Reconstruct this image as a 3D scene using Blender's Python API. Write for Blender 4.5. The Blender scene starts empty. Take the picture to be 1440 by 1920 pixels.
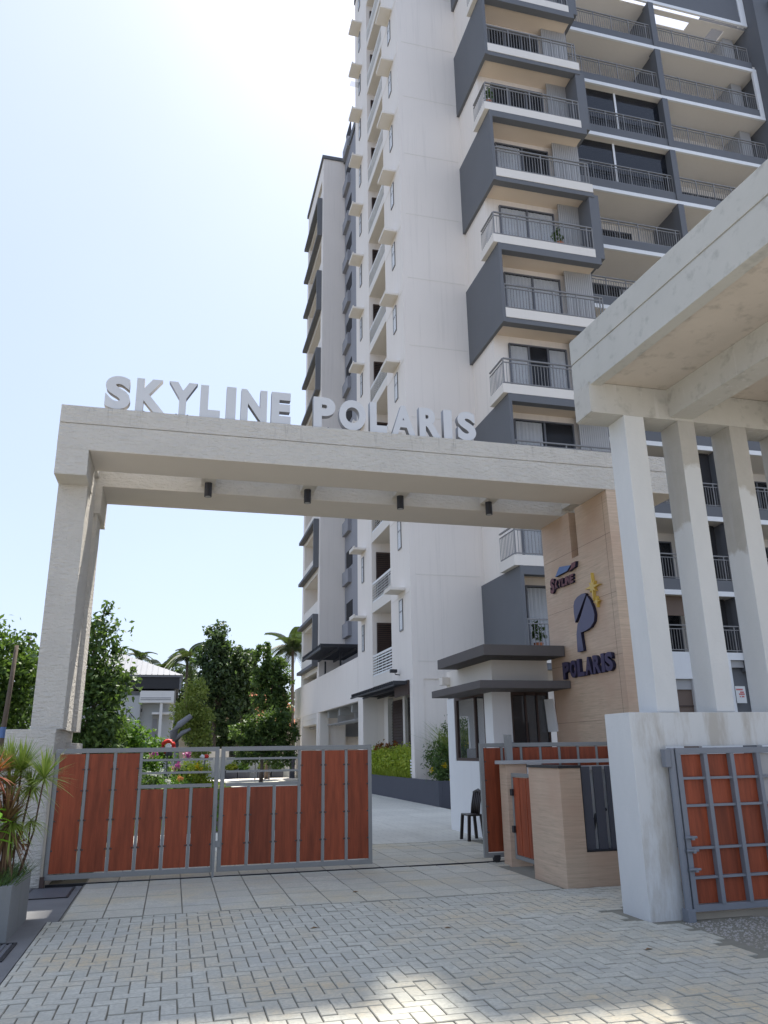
import bpy, bmesh, math, random
import numpy as np
from mathutils import Vector, Matrix
random.seed(7); RNG = np.random.default_rng(11)
S = bpy.context.scene; C = S.collection; R = math.radians

# ------------------------------------------------------------------ camera, sky, sun, exposure
cam_d = bpy.data.cameras.new('camera'); cam = bpy.data.objects.new('camera', cam_d); C.objects.link(cam)
cam_d.sensor_width = 36; cam_d.lens = 1452.726 / 1920 * 36; cam_d.clip_start = .05; cam_d.clip_end = 2000
rt, up, fw = (0.96767605, -0.25176878, -0.01468122), (-0.0606236, -0.28872434, 0.95549099), (0.24480163, 0.92371572, 0.29465476)
cam.matrix_world = Matrix(((rt[0], up[0], -fw[0], 0), (rt[1], up[1], -fw[1], 0), (rt[2], up[2], -fw[2], 1.6), (0, 0, 0, 1)))
S.camera = cam
SUN_EL, SUN_AZ = R(63.2), R(25.2)
w = bpy.data.worlds.new('World'); S.world = w; w.use_nodes = True
nt = w.node_tree; bg = nt.nodes['Background']
sky = nt.nodes.new('ShaderNodeTexSky'); sky.sky_type = 'NISHITA'; sky.sun_disc = False
sky.sun_elevation = SUN_EL; sky.sun_rotation = SUN_AZ; sky.air_density = 1.0; sky.dust_density = 2.2; sky.ozone_density = 1.0; sky.altitude = 20
# hazy tropical noon: the clear-air sky veiled by an even milky haze that is the same in every direction
veil = nt.nodes.new('ShaderNodeMix'); veil.data_type = 'RGBA'; veil.inputs[0].default_value = .80; veil.inputs[7].default_value = (1.80, 2.12, 2.85, 1)
hz_n = nt.nodes.new('ShaderNodeTexNoise'); hz_n.inputs['Scale'].default_value = 2.2; hz_n.inputs['Detail'].default_value = 5; hz_c = nt.nodes.new('ShaderNodeTexCoord'); nt.links.new(hz_c.outputs['Generated'], hz_n.inputs['Vector'])
hz_r = nt.nodes.new('ShaderNodeMapRange'); hz_r.inputs[3].default_value = .74; hz_r.inputs[4].default_value = .86; nt.links.new(hz_n.outputs[0], hz_r.inputs[0]); nt.links.new(hz_r.outputs[0], veil.inputs[0])   # faint uneven haze
nt.links.new(sky.outputs[0], veil.inputs[6]); nt.links.new(veil.outputs[2], bg.inputs[0]); bg.inputs[1].default_value = 0.12
sun_d = bpy.data.lights.new('sun', 'SUN'); sun_d.energy = 3.1; sun_d.angle = R(0.6); sun_d.color = (1, .95, .87)
sun = bpy.data.objects.new('sun', sun_d); C.objects.link(sun)
sdir = Vector((math.sin(SUN_AZ) * math.cos(SUN_EL), math.cos(SUN_AZ) * math.cos(SUN_EL), math.sin(SUN_EL)))
sun.rotation_euler = sdir.to_track_quat('Z', 'Y').to_euler(); sun.location = (0, 0, 80)
S.view_settings.view_transform = 'Standard'; S.view_settings.look = 'None'
S.view_settings.gamma = 1; S.view_settings.use_curve_mapping = False; S.view_settings.exposure = 1.54

# ------------------------------------------------------------------ materials
def new_mat(name):
    m = bpy.data.materials.new(name); m.use_nodes = True
    n = m.node_tree; return m, n, n.nodes['Principled BSDF']
def N(n, t, **kw):
    x = n.nodes.new(t)
    for k, v in kw.items():
        if k in x.inputs: x.inputs[k].default_value = v
        else: setattr(x, k, v)
    return x
def mixc(n, fac, a, b, mode='MIX'):
    x = n.nodes.new('ShaderNodeMix'); x.data_type = 'RGBA'; x.blend_type = mode
    for i, v in ((0, fac), (6, a), (7, b)):
        if hasattr(v, 'is_linked') or isinstance(v, bpy.types.NodeSocket): n.links.new(v, x.inputs[i])
        elif i == 0: x.inputs[0].default_value = v
        else: x.inputs[i].default_value = (*v, 1)
    return x.outputs[2]
def coord(n, kind='Object', scale=(1, 1, 1)):
    tc = n.nodes.new('ShaderNodeTexCoord') if kind != 'World' else n.nodes.new('ShaderNodeNewGeometry')
    mp = n.nodes.new('ShaderNodeMapping'); mp.inputs['Scale'].default_value = scale
    n.links.new(tc.outputs['Position' if kind == 'World' else kind], mp.inputs[0]); return mp.outputs[0]
def noise(n, vec, scale, detail=4, rough=.6):
    x = N(n, 'ShaderNodeTexNoise', Scale=scale, Detail=detail, Roughness=rough); n.links.new(vec, x.inputs['Vector']); return x.outputs[0]
def ramp(n, v, p0, p1, c0=(0, 0, 0), c1=(1, 1, 1)):
    x = n.nodes.new('ShaderNodeValToRGB'); e = x.color_ramp.elements
    e[0].position, e[1].position = p0, p1; e[0].color, e[1].color = (*c0, 1), (*c1, 1)
    n.links.new(v, x.inputs[0]); return x.outputs[0]
def bump(n, b, h, strength, dist=.01):
    x = N(n, 'ShaderNodeBump', Strength=strength, Distance=dist); n.links.new(h, x.inputs['Height']); n.links.new(x.outputs[0], b.inputs['Normal'])
def var(c, k): return tuple(min(1, v * k) for v in c)
def paint(name, c, rough=.8, mott=.10, scale=1.5, bs=.15, bscale=60, streak=0.0, streak_c=None, spec=.3):
    """plain painted / rendered surface with mottling, faint rain streaks and fine relief"""
    m, n, b = new_mat(name); v = coord(n, 'World')
    col = mixc(n, noise(n, v, scale, 5), var(c, 1 - mott), var(c, 1 + mott))
    if streak:
        sv = coord(n, 'World', (3.5, 3.5, .12)); s = ramp(n, noise(n, sv, 2.2, 5, .7), .52, .75)
        k = N(n, 'ShaderNodeMath', operation='MULTIPLY'); n.links.new(s, k.inputs[0]); k.inputs[1].default_value = streak
        col = mixc(n, k.outputs[0], col, streak_c or var(c, .5))
    n.links.new(col, b.inputs['Base Color']); b.inputs['Roughness'].default_value = rough; b.inputs['Specular IOR Level'].default_value = spec
    if bs: bump(n, b, noise(n, v, bscale, 3), bs, .004)
    return m
M = {}
M['stucco'] = None
def stucco():
    m, n, b = new_mat('rough_trowelled_stucco'); v = coord(n, 'World'); c = (.77, .725, .645)
    col = mixc(n, noise(n, v, 2, 6), var(c, .88), var(c, 1.1))
    st = ramp(n, noise(n, coord(n, 'World', (7, 7, .9)), 1.6, 6, .7), .58, .78)
    z = n.nodes.new('ShaderNodeSeparateXYZ'); g = n.nodes.new('ShaderNodeNewGeometry'); n.links.new(g.outputs['Position'], z.inputs[0])
    mr = N(n, 'ShaderNodeMapRange'); mr.inputs[1].default_value = 6.15; mr.inputs[2].default_value = 6.6; n.links.new(z.outputs[2], mr.inputs[0])
    k = N(n, 'ShaderNodeMath', operation='MULTIPLY'); n.links.new(st, k.inputs[0]); n.links.new(mr.outputs[0], k.inputs[1])
    k2 = N(n, 'ShaderNodeMath', operation='MULTIPLY'); n.links.new(k.outputs[0], k2.inputs[0]); k2.inputs[1].default_value = .75
    col = mixc(n, k2.outputs[0], col, (.16, .14, .11))
    n.links.new(col, b.inputs['Base Color']); b.inputs['Roughness'].default_value = .95; b.inputs['Specular IOR Level'].default_value = .1
    h1 = noise(n, coord(n, 'World', (9, 9, 26)), 1.0, 5, .6); h2 = noise(n, v, 70, 3)
    a = N(n, 'ShaderNodeMath', operation='ADD'); n.links.new(h1, a.inputs[0])
    q = N(n, 'ShaderNodeMath', operation='MULTIPLY'); n.links.new(h2, q.inputs[0]); q.inputs[1].default_value = .35; n.links.new(q.outputs[0], a.inputs[1])
    bump(n, b, a.outputs[0], 1.0, .075); return m
M['stucco'] = stucco()
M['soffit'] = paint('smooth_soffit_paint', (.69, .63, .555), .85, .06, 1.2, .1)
M['cream'] = paint('cream_wall_paint', (.83, .765, .695), .85, .06, .35, .12, 40, .22, (.50, .46, .41))
M['cream2'] = paint('pale_balcony_paint', (.76, .71, .64), .85, .05, .5, .1, 40, .08, (.45, .4, .35))
M['tan'] = paint('tan_soffit_paint', (.74, .62, .50), .85, .06, .8, .1)
M['dark'] = paint('slate_grey_paint', (.150, .155, .165), .8, .09, .6, .12, 50, .12, (.16, .17, .19))
M['grey_wall'] = paint('mid_grey_paint', (.30, .30, .32), .85, .08, .5, .1)
M['white'] = paint('white_trim_paint', (.80, .80, .79), .7, .05, .8, .06, 50, .12, (.5, .48, .45))
M['screen'] = paint('pale_grey_screen', (.40, .395, .39), .7, .08, 1.5, .1)
M['conc'] = paint('grey_concrete', (.36, .36, .345), .9, .14, 1.2, .3, 30, .1)
def drive_mat():
    m, n, b = new_mat('interior_drive_concrete'); v = coord(n, 'World'); c = (.60, .585, .51)
    col = mixc(n, ramp(n, noise(n, v, .45, 6, .65), .3, .75), var(c, .80), var(c, 1.1)); col = mixc(n, ramp(n, noise(n, coord(n, 'World', (2.2, .25, 1)), 1.1, 5, .65), .52, .75), col, var(c, .78))
    br = n.nodes.new('ShaderNodeTexBrick'); br.inputs['Scale'].default_value = 1; br.inputs['Brick Width'].default_value = .4; br.inputs['Row Height'].default_value = .2; br.inputs['Mortar Size'].default_value = .008; n.links.new(v, br.inputs['Vector'])
    k = N(n, 'ShaderNodeMath', operation='MULTIPLY'); n.links.new(br.outputs['Fac'], k.inputs[0]); k.inputs[1].default_value = .45; col = mixc(n, k.outputs[0], col, var(c, .45))
    n.links.new(col, b.inputs['Base Color']); b.inputs['Roughness'].default_value = .9; bump(n, b, noise(n, v, 50, 4), .25, .004); return m
M['slab'] = drive_mat()
M['strip'] = paint('dark_screed', (.17, .17, .17), .9, .25, 2.5, .35, 60)
M['mortar'] = paint('joint_sand', (.22, .21, .17), .95, .2, 8, .3)
M['joint'] = paint('grimy_paver_edge', (.36, .345, .29), .95, .25, 6, .3)
M['soil'] = paint('soil', (.085, .068, .05), 1, .3, 3, .6, 25)
M['ground'] = paint('rough_ground', (.11, .10, .065), 1, .35, .3, .6, 12)
M['metal'] = paint('grey_gate_metal', (.235, .235, .225), .5, .08, 3, .05, 80, spec=.5)
M['blue'] = paint('blue_grey_gate_metal', (.185, .20, .228), .5, .1, 4, .1, 60, spec=.5)
M['rail'] = paint('painted_rail_steel', (.22, .215, .21), .45, .05, 3, 0, spec=.5)
M['rail_dark'] = paint('dark_rail_steel', (.13, .135, .15), .45, .05, 3, 0, spec=.5)
M['black'] = paint('black_metal', (.022, .022, .026), .5, .1, 4, .05, spec=.5)
M['room'] = paint('dim_room', (.035, .034, .036), .9, .2, 1, 0)  # near-black colour standing in for unlit interiors and gaps
M['brown'] = paint('dark_brown_frame', (.075, .05, .042), .55, .15, 3, .1)
M['fascia'] = paint('brown_grey_fascia', (.125, .115, .112), .8, .1, 1.5, .2, 50, .12, (.2, .19, .18))
M['blind'] = paint('brown_roller_blind', (.17, .125, .10), .8, .1, 3, .1)
M['curtain'] = paint('white_curtain_cloth', (.86, .87, .88), .95, .08, 4, 0)
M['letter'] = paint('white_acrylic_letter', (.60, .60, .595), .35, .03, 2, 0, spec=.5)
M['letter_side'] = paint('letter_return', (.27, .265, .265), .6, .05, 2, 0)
M['purple'] = paint('purple_letter', (.06, .05, .10), .5, .1, 3, .05)
M['indigo'] = paint('blue_violet_emblem', (.10, .10, .17), .5, .06, 2, .05)
M['navy'] = paint('emblem_return', (.02, .018, .04), .6, .1, 2, 0)
M['gold'] = paint('gold_star', (.62, .44, .10), .4, .1, 3, .05)
M['maroon'] = paint('maroon_letter', (.13, .03, .035), .5, .1, 3, .05)
M['skyblue'] = paint('blue_logo_shape', (.10, .17, .36), .5, .08, 3, .05)
M['plastic'] = paint('dark_brown_plastic', (.025, .018, .016), .4, .1, 3, .05, spec=.5)
M['bark'] = paint('tree_bark', (.12, .095, .075), .95, .3, 6, .8, 25)
M['bark_grey'] = paint('grey_tree_bark', (.21, .21, .22), .9, .15, 4, .5, 25)
M['stem'] = paint('brown_plant_stem', (.12, .07, .045), .9, .3, 10, .5, 60)
M['zinc'] = paint('pale_metal_roof', (.215, .225, .245), .5, .06, 1, .1)
M['house'] = paint('pale_house_paint', (.52, .54, .55), .85, .06, .8, .1)
M['terra'] = paint('terracotta_tile', (.42, .15, .075), .85, .2, 3, .3)
M['bwall'] = paint('beige_boundary_wall', (.40, .35, .28), .9, .12, 1.2, .3, 20, .2)
M['red'] = paint('red_paint', (.55, .03, .02), .5, .1, 4, 0)
M['potgrey'] = paint('pot_grey', (.21, .215, .21), .85, .15, 3, .3, 40, .3, (.1, .11, .08))
M['planter'] = paint('charcoal_planter_paint', (.085, .088, .105), .8, .1, 1.2, .2, 40)
M['paper'] = paint('white_poster', (.7, .7, .68), .7, .04, 4, 0)
M['blade_red'] = None

def wood(name, c):
    m, n, b = new_mat(name); g = n.nodes.new('ShaderNodeNewGeometry'); oi = n.nodes.new('ShaderNodeObjectInfo')
    mp = n.nodes.new('ShaderNodeMapping'); mp.inputs['Scale'].default_value = (9, 9, .9); n.links.new(g.outputs['Position'], mp.inputs[0])
    ad = N(n, 'ShaderNodeVectorMath', operation='ADD'); n.links.new(mp.outputs[0], ad.inputs[0])
    ml = N(n, 'ShaderNodeMath', operation='MULTIPLY'); n.links.new(oi.outputs['Random'], ml.inputs[0]); ml.inputs[1].default_value = 40; n.links.new(ml.outputs[0], ad.inputs[1])
    a = noise(n, ad.outputs[0], 1.6, 6, .65); col = mixc(n, ramp(n, a, .3, .72), var(c, .62), var(c, 1.30))
    f = noise(n, coord(n, 'World', (90, 90, 3)), 1, 3); col = mixc(n, ramp(n, f, .5, .8), col, var(c, .74))
    hs = N(n, 'ShaderNodeHueSaturation'); mr = N(n, 'ShaderNodeMapRange'); mr.inputs[3].default_value = .78; mr.inputs[4].default_value = 1.2
    n.links.new(oi.outputs['Random'], mr.inputs[0]); n.links.new(mr.outputs[0], hs.inputs['Value']); n.links.new(col, hs.inputs['Color'])
    n.links.new(hs.outputs[0], b.inputs['Base Color']); b.inputs['Roughness'].default_value = .5; b.inputs['Specular IOR Level'].default_value = .3
    bump(n, b, f, .12, .003); return m
M['wood'] = wood('red_brown_wood_board', (.265, .058, .023)); M['wood2'] = wood('orange_brown_wood_board', (.29, .064, .026))
def travertine():
    m, n, b = new_mat('travertine_cladding'); c = (.57, .435, .315)
    f = noise(n, coord(n, 'World', (1.2, 1.2, 26)), 1.2, 6, .7); g = noise(n, coord(n, 'World', (3, 3, 60)), 1, 4)
    col = mixc(n, ramp(n, f, .32, .7), var(c, .82), var(c, 1.12)); col = mixc(n, ramp(n, g, .54, .74), col, var(c, .66))
    col = mixc(n, ramp(n, noise(n, coord(n, 'World'), .9, 3), .4, .7), col, (.50, .34, .24))
    n.links.new(col, b.inputs['Base Color']); b.inputs['Roughness'].default_value = .6; bump(n, b, g, .12, .003); return m
M['trav'] = travertine()
def primed():
    """bare cement with a bluish white primer coat brushed over the lower columns and the pier"""
    m, n, b = new_mat('cement_with_patchy_primer'); v = coord(n, 'World'); g = n.nodes.new('ShaderNodeNewGeometry')
    bare = mixc(n, noise(n, v, 2.2, 6, .65), (.33, .315, .28), (.52, .50, .455))
    bare = mixc(n, ramp(n, noise(n, coord(n, 'World', (5, 5, .5)), 1.5, 5), .52, .72), bare, (.46, .45, .43))
    z = n.nodes.new('ShaderNodeSeparateXYZ'); n.links.new(g.outputs['Position'], z.inputs[0])
    x2 = N(n, 'ShaderNodeMath', operation='MULTIPLY_ADD'); n.links.new(z.outputs[0], x2.inputs[0]); x2.inputs[1].default_value = .33; n.links.new(z.outputs[2], x2.inputs[2])
    nn = N(n, 'ShaderNodeMath', operation='MULTIPLY_ADD'); n.links.new(noise(n, v, 3.5, 5), nn.inputs[0]); nn.inputs[1].default_value = .9; n.links.new(x2.outputs[0], nn.inputs[2])
    fx = n.nodes.new('ShaderNodeSeparateXYZ'); n.links.new(g.outputs['Normal'], fx.inputs[0])
    c1 = N(n, 'ShaderNodeMapRange'); c1.inputs[1].default_value = 5.5; c1.inputs[2].default_value = 5.3; c1.inputs[3].default_value = 0; c1.inputs[4].default_value = -1.6; n.links.new(z.outputs[0], c1.inputs[0])
    nf = N(n, 'ShaderNodeMath', operation='MULTIPLY_ADD'); n.links.new(fx.outputs[1], nf.inputs[0]); nf.inputs[1].default_value = .75; n.links.new(c1.outputs[0], nf.inputs[2])
    n2 = N(n, 'ShaderNodeMath', operation='ADD'); n.links.new(nn.outputs[0], n2.inputs[0]); n.links.new(nf.outputs[0], n2.inputs[1])
    mr = N(n, 'ShaderNodeMapRange'); mr.inputs[1].default_value = 6.42; mr.inputs[2].default_value = 6.30; n.links.new(n2.outputs[0], mr.inputs[0])
    wash = mixc(n, noise(n, coord(n, 'World', (2, 2, .7)), 1.8, 5), (.55, .565, .56), (.66, .665, .655))
    col = mixc(n, mr.outputs[0], bare, wash)
    fn = n.nodes.new('ShaderNodeSeparateXYZ'); n.links.new(g.outputs['Normal'], fn.inputs[0])
    lm = N(n, 'ShaderNodeMath', operation='LESS_THAN'); n.links.new(z.outputs[2], lm.inputs[0]); lm.inputs[1].default_value = 1.94
    wr = ramp(n, noise(n, coord(n, 'World', (3, 3, .6)), 1.3, 6, .7), .45, .62); k = N(n, 'ShaderNodeMath', operation='MULTIPLY'); n.links.new(lm.outputs[0], k.inputs[0]); n.links.new(wr, k.inputs[1])
    sx = N(n, 'ShaderNodeMath', operation='GREATER_THAN'); n.links.new(fn.outputs[0], sx.inputs[0]); sx.inputs[1].default_value = -.5
    k2 = N(n, 'ShaderNodeMath', operation='MULTIPLY'); n.links.new(k.outputs[0], k2.inputs[0]); n.links.new(sx.outputs[0], k2.inputs[1])
    col = mixc(n, k2.outputs[0], col, (.45, .43, .39))
    n.links.new(col, b.inputs['Base Color']); b.inputs['Roughness'].default_value = .9; b.inputs['Specular IOR Level'].default_value = .2
    bump(n, b, noise(n, v, 26, 5), .35, .006); return m
M['primed'] = primed()
def raw_conc(name, a, c2, drip=False):
    m, n, b = new_mat(name); v = coord(n, 'World')
    col = mixc(n, noise(n, v, 1.6, 6, .7), a, c2); col = mixc(n, ramp(n, noise(n, coord(n, 'World', (1, 1, 1)), 6, 6), .55, .8), col, var(a, .72))
    if drip: col = mixc(n, ramp(n, noise(n, coord(n, 'World', (6, 6, .5)), 2, 4), .6, .66), col, (.5, .49, .46))
    n.links.new(col, b.inputs['Base Color']); b.inputs['Roughness'].default_value = .92; bump(n, b, noise(n, v, 45, 4), .3, .005); return m
M['fasc_conc'] = raw_conc('canopy_fascia_cement', (.41, .41, .38), (.51, .505, .47))
M['soff_conc'] = raw_conc('bare_soffit_cement', (.46, .41, .35), (.60, .54, .47))
M['drip_conc'] = raw_conc('lime_streaked_cement', (.40, .385, .345), (.53, .52, .48), True)
def paver(name, c, c2):
    m, n, b = new_mat(name); v = coord(n, 'World'); oi = n.nodes.new('ShaderNodeObjectInfo'); ge = n.nodes.new('ShaderNodeNewGeometry')
    s = N(n, 'ShaderNodeMath', operation='ADD'); n.links.new(oi.outputs['Random'], s.inputs[0]); n.links.new(ge.outputs['Random Per Island'], s.inputs[1])
    fr = N(n, 'ShaderNodeMath', operation='FRACT'); n.links.new(s.outputs[0], fr.inputs[0])
    col = mixc(n, fr.outputs[0], var(c, .90), var(c, 1.09))
    col = mixc(n, ramp(n, noise(n, v, .9, 5, .6), .47, .66), col, c2)                       # algae / dust patches
    col = mixc(n, ramp(n, noise(n, v, .8, 6, .65), .54, .72), col, (.43, .43, .40))          # worn dark patches
    col = mixc(n, ramp(n, noise(n, v, 35, 4), .42, .8), col, var(c, .66)); col = mixc(n, ramp(n, noise(n, v, 7, 6, .75), .45, .75), col, var(c, .78))
    col = mixc(n, ramp(n, noise(n, v, 2.6, 7, .75), .66, .74), col, (.24, .17, .09)); n.links.new(col, b.inputs['Base Color'])          # mud and leaf stains
    b.inputs['Roughness'].default_value = .85; b.inputs['Specular IOR Level'].default_value = .25; bump(n, b, noise(n, v, 120, 4), .35, .004); return m
M['paver'] = paver('concrete_paver', (.51, .50, .43), (.56, .465, .31)); M['tile'] = paver('concrete_slab_tile', (.55, .53, .445), (.58, .50, .34))
def glass(name, tint=(.02, .024, .03), trans=.55):
    m, n, b = new_mat(name); out = n.nodes['Material Output']; b.inputs['Base Color'].default_value = (*tint, 1); b.inputs['Roughness'].default_value = .06; b.inputs['Specular IOR Level'].default_value = .6
    t = n.nodes.new('ShaderNodeBsdfTransparent'); t.inputs[0].default_value = (.96, .96, .96, 1); x = n.nodes.new('ShaderNodeMixShader'); x.inputs[0].default_value = 1 - trans
    n.links.new(t.outputs[0], x.inputs[1]); n.links.new(b.outputs[0], x.inputs[2]); n.links.new(x.outputs[0], out.inputs[0]); return m
M['glass'] = glass('window_glass', (.03, .034, .04), .86); M['glass_d'] = glass('tinted_glass', (.018, .02, .026), .25)
def leafm(name, a, c, tip=None, trans=.35):
    m, n, b = new_mat(name); out = n.nodes['Material Output']; g = n.nodes.new('ShaderNodeNewGeometry')
    col = mixc(n, g.outputs['Random Per Island'], a, c)
    if tip: col = mixc(n, ramp(n, noise(n, coord(n, 'World'), 1.3, 3), .5, .7), col, tip)
    n.links.new(col, b.inputs['Base Color']); b.inputs['Roughness'].default_value = .5; b.inputs['Specular IOR Level'].default_value = .3
    t = n.nodes.new('ShaderNodeBsdfTranslucent'); n.links.new(mixc(n, .3, col, (.25, .42, .03), 'MIX'), t.inputs[0])
    x = n.nodes.new('ShaderNodeMixShader'); x.inputs[0].default_value = trans; n.links.new(b.outputs[0], x.inputs[1]); n.links.new(t.outputs[0], x.inputs[2]); n.links.new(x.outputs[0], out.inputs[0]); return m
M['leaf_mid'] = leafm('mid_green_leaf', (.032, .064, .024), (.12, .19, .05), trans=.3)
M['leaf_bright'] = leafm('bright_green_leaf', (.05, .13, .018), (.13, .24, .035))
M['leaf_mid2'] = leafm('fresh_green_leaf', (.03, .065, .02), (.13, .21, .045), trans=.3)
M['leaf_dark'] = leafm('dark_green_leaf', (.028, .05, .028), (.08, .125, .05), trans=.25)
M['leaf_pale'] = leafm('yellow_green_leaf', (.17, .23, .05), (.32, .36, .09))
M['leaf_hedge'] = leafm('hedge_leaf', (.30, .42, .05), (.60, .64, .09))
M['leaf_lime'] = leafm('lime_leaf', (.20, .27, .02), (.38, .42, .05))
M['leaf_red'] = leafm('reddish_shoot', (.25, .03, .02), (.30, .12, .03))
M['leaf_palm'] = leafm('palm_leaflet', (.025, .04, .02), (.07, .09, .045), trans=.2)
M['blade'] = leafm('yellow_green_blade', (.22, .33, .045), (.46, .52, .14), trans=.3)
M['blade_red'] = leafm('red_brown_blade', (.30, .05, .03), (.42, .17, .07), trans=.2)
M['blade_dry'] = leafm('dry_brown_blade', (.14, .075, .04), (.26, .16, .08), trans=.1)
M['broad'] = leafm('glossy_lime_leaf', (.13, .34, .02), (.24, .48, .03), trans=.35)
M['grass'] = leafm('lawn_grass', (.07, .15, .012), (.16, .27, .025))
M['magenta'] = leafm('magenta_petal', (.42, .03, .26), (.58, .12, .42)); M['yellow'] = leafm('yellow_petal', (.75, .50, .01), (.8, .6, .03)); M['whitep'] = leafm('white_petal', (.6, .6, .6), (.75, .75, .72)); M['orange'] = leafm('orange_petal', (.65, .2, .08), (.7, .3, .15))

# ------------------------------------------------------------------ builders
ORG = {}
def tag(o, label=None, cat=None, group=None, kind=None):
    for k, v in (('label', label), ('category', cat), ('group', group), ('kind', kind)):
        if v: o[k] = v
    return o
def thing(name, label, cat, loc=(0, 0, 0), group=None):
    o = bpy.data.objects.new(name, None); o.empty_display_size = .2; C.objects.link(o); o.location = loc; ORG[o] = Vector(loc); return tag(o, label, cat, group)
def link(name, me, parent=None, loc=None, rot=None, mat=None):
    """link mesh data as an object; loc is its world place (the root's own place when None)"""
    o = bpy.data.objects.new(name, me); C.objects.link(o)
    base = ORG[parent] if parent else Vector((0, 0, 0)); p = base if loc is None else Vector(loc)
    if parent: o.parent = parent
    o.location = p - base; ORG[o] = p
    if rot is not None: o.rotation_euler = rot
    if mat and not me.materials: me.materials.append(mat)
    return o
class MB:
    def __init__(s): s.v = []; s.f = []; s.mi = []
    def add(s, vs, fs, mi=0):
        o = len(s.v); s.v += [tuple(p) for p in vs]; s.f += [tuple(o + i for i in f) for f in fs]; s.mi += [mi] * len(fs); return s
    def box(s, x0, x1, y0, y1, z0, z1, mi=0):
        x0, x1 = min(x0, x1), max(x0, x1); y0, y1 = min(y0, y1), max(y0, y1); z0, z1 = min(z0, z1), max(z0, z1)
        return s.add([(x0, y0, z0), (x1, y0, z0), (x1, y1, z0), (x0, y1, z0), (x0, y0, z1), (x1, y0, z1), (x1, y1, z1), (x0, y1, z1)],
                     [(0, 3, 2, 1), (4, 5, 6, 7), (0, 1, 5, 4), (1, 2, 6, 5), (2, 3, 7, 6), (3, 0, 4, 7)], mi)
    def prism(s, pts, lo, hi, axis='z', mi=0):
        n = len(pts)
        def P(p, h): return (p[0], p[1], h) if axis == 'z' else ((p[0], h, p[1]) if axis == 'y' else (h, p[0], p[1]))
        return s.add([P(p, lo) for p in pts] + [P(p, hi) for p in pts], [tuple(range(n))[::-1], tuple(range(n, 2 * n))] + [(i, (i + 1) % n, n + (i + 1) % n, n + i) for i in range(n)], mi)
    def tube(s, pts, radii, seg=8, mi=0):
        pts = [Vector(p) for p in pts]; n = len(pts); vs = []; fs = []
        if not hasattr(radii, '__len__'): radii = [radii] * n
        for i, p in enumerate(pts):
            d = (pts[min(i + 1, n - 1)] - pts[max(i - 1, 0)]).normalized(); a = d.orthogonal().normalized() if abs(d.z) < .95 else Vector((1, 0, 0)); a = (a - d * a.dot(d)).normalized(); b = d.cross(a)
            for k in range(seg):
                t = 2 * math.pi * k / seg; vs.append(p + (a * math.cos(t) + b * math.sin(t)) * radii[i])
        for i in range(n - 1):
            for k in range(seg): fs.append((i * seg + k, i * seg + (k + 1) % seg, (i + 1) * seg + (k + 1) % seg, (i + 1) * seg + k))
        fs.append(tuple(range(seg))[::-1]); fs.append(tuple(range((n - 1) * seg, n * seg))); return s.add(vs, fs, mi)
    def bar(s, a, b, t, mi=0):
        """square bar from a to b"""
        return s.tube([a, b], t * .7071, 4, mi)
    def mesh(s, name, org=(0, 0, 0), bev=0, smooth=False):
        me = bpy.data.meshes.new(name); ox, oy, oz = org
        me.from_pydata([(x - ox, y - oy, z - oz) for x, y, z in s.v], [], s.f)
        if any(s.mi): me.polygons.foreach_set('material_index', s.mi)
        bm = bmesh.new(); bm.from_mesh(me); bmesh.ops.recalc_face_normals(bm, faces=bm.faces)
        if bev: bmesh.ops.bevel(bm, geom=[e for e in bm.edges if len(e.link_faces) == 2 and e.calc_face_angle(0) > .5], offset=bev, segments=2, profile=.6, affect='EDGES', clamp_overlap=True)
        bm.to_mesh(me); bm.free()
        if smooth: me.polygons.foreach_set('use_smooth', [True] * len(me.polygons))
        me.update(); return me
    def build(s, name, mat, parent=None, bev=0, smooth=False):
        org = ORG[parent] if parent else (0, 0, 0); me = s.mesh(name, org, bev, smooth)
        for m in (mat if isinstance(mat, (list, tuple)) else [mat]): me.materials.append(m)
        return link(name, me, parent)
def bx(name, mat, parent, x0, x1, y0, y1, z0, z1, bev=0): return MB().box(x0, x1, y0, y1, z0, z1).build(name, mat, parent, bev)
def struct(o, label=None): tag(o, label, kind='structure'); return o
def np_mesh(name, V, F, mat, parent=None, org=None, smooth=False):
    """V (n,3), F (m,k) arrays"""
    o = np.array(ORG[parent] if parent else (0, 0, 0)) if org is None else np.array(org)
    me = bpy.data.meshes.new(name); V = np.asarray(V, float) - o; k = F.shape[1]
    me.vertices.add(len(V)); me.vertices.foreach_set('co', V.ravel()); me.loops.add(F.size); me.loops.foreach_set('vertex_index', F.ravel().astype(np.int32))
    me.polygons.add(len(F)); me.polygons.foreach_set('loop_start', np.arange(0, F.size, k, dtype=np.int32)); me.polygons.foreach_set('loop_total', np.full(len(F), k, dtype=np.int32))
    me.materials.append(mat); me.update(calc_edges=True); return me
def leaf_quads(P, size, up=.35, asp=.5):
    """diamond leaves at points P, random facing with a bias to lie flat"""
    n = len(P); d = RNG.normal(size=(n, 3)); d[:, 2] -= .25; d /= np.linalg.norm(d, axis=1)[:, None]
    nn = RNG.normal(size=(n, 3)); nn[:, 2] += up * 3; sdv = np.cross(d, nn); sdv /= np.linalg.norm(sdv, axis=1)[:, None] + 1e-9
    L = size * RNG.uniform(.6, 1.3, n)[:, None]; w = L * asp; nrm = np.cross(sdv, d)
    V = np.stack([P - d * L * .5, P + sdv * w * .5 + nrm * L * .08, P + d * L * .5, P - sdv * w * .5 + nrm * L * .08], 1).reshape(-1, 3)
    return V, np.arange(4 * n).reshape(n, 4)
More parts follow.
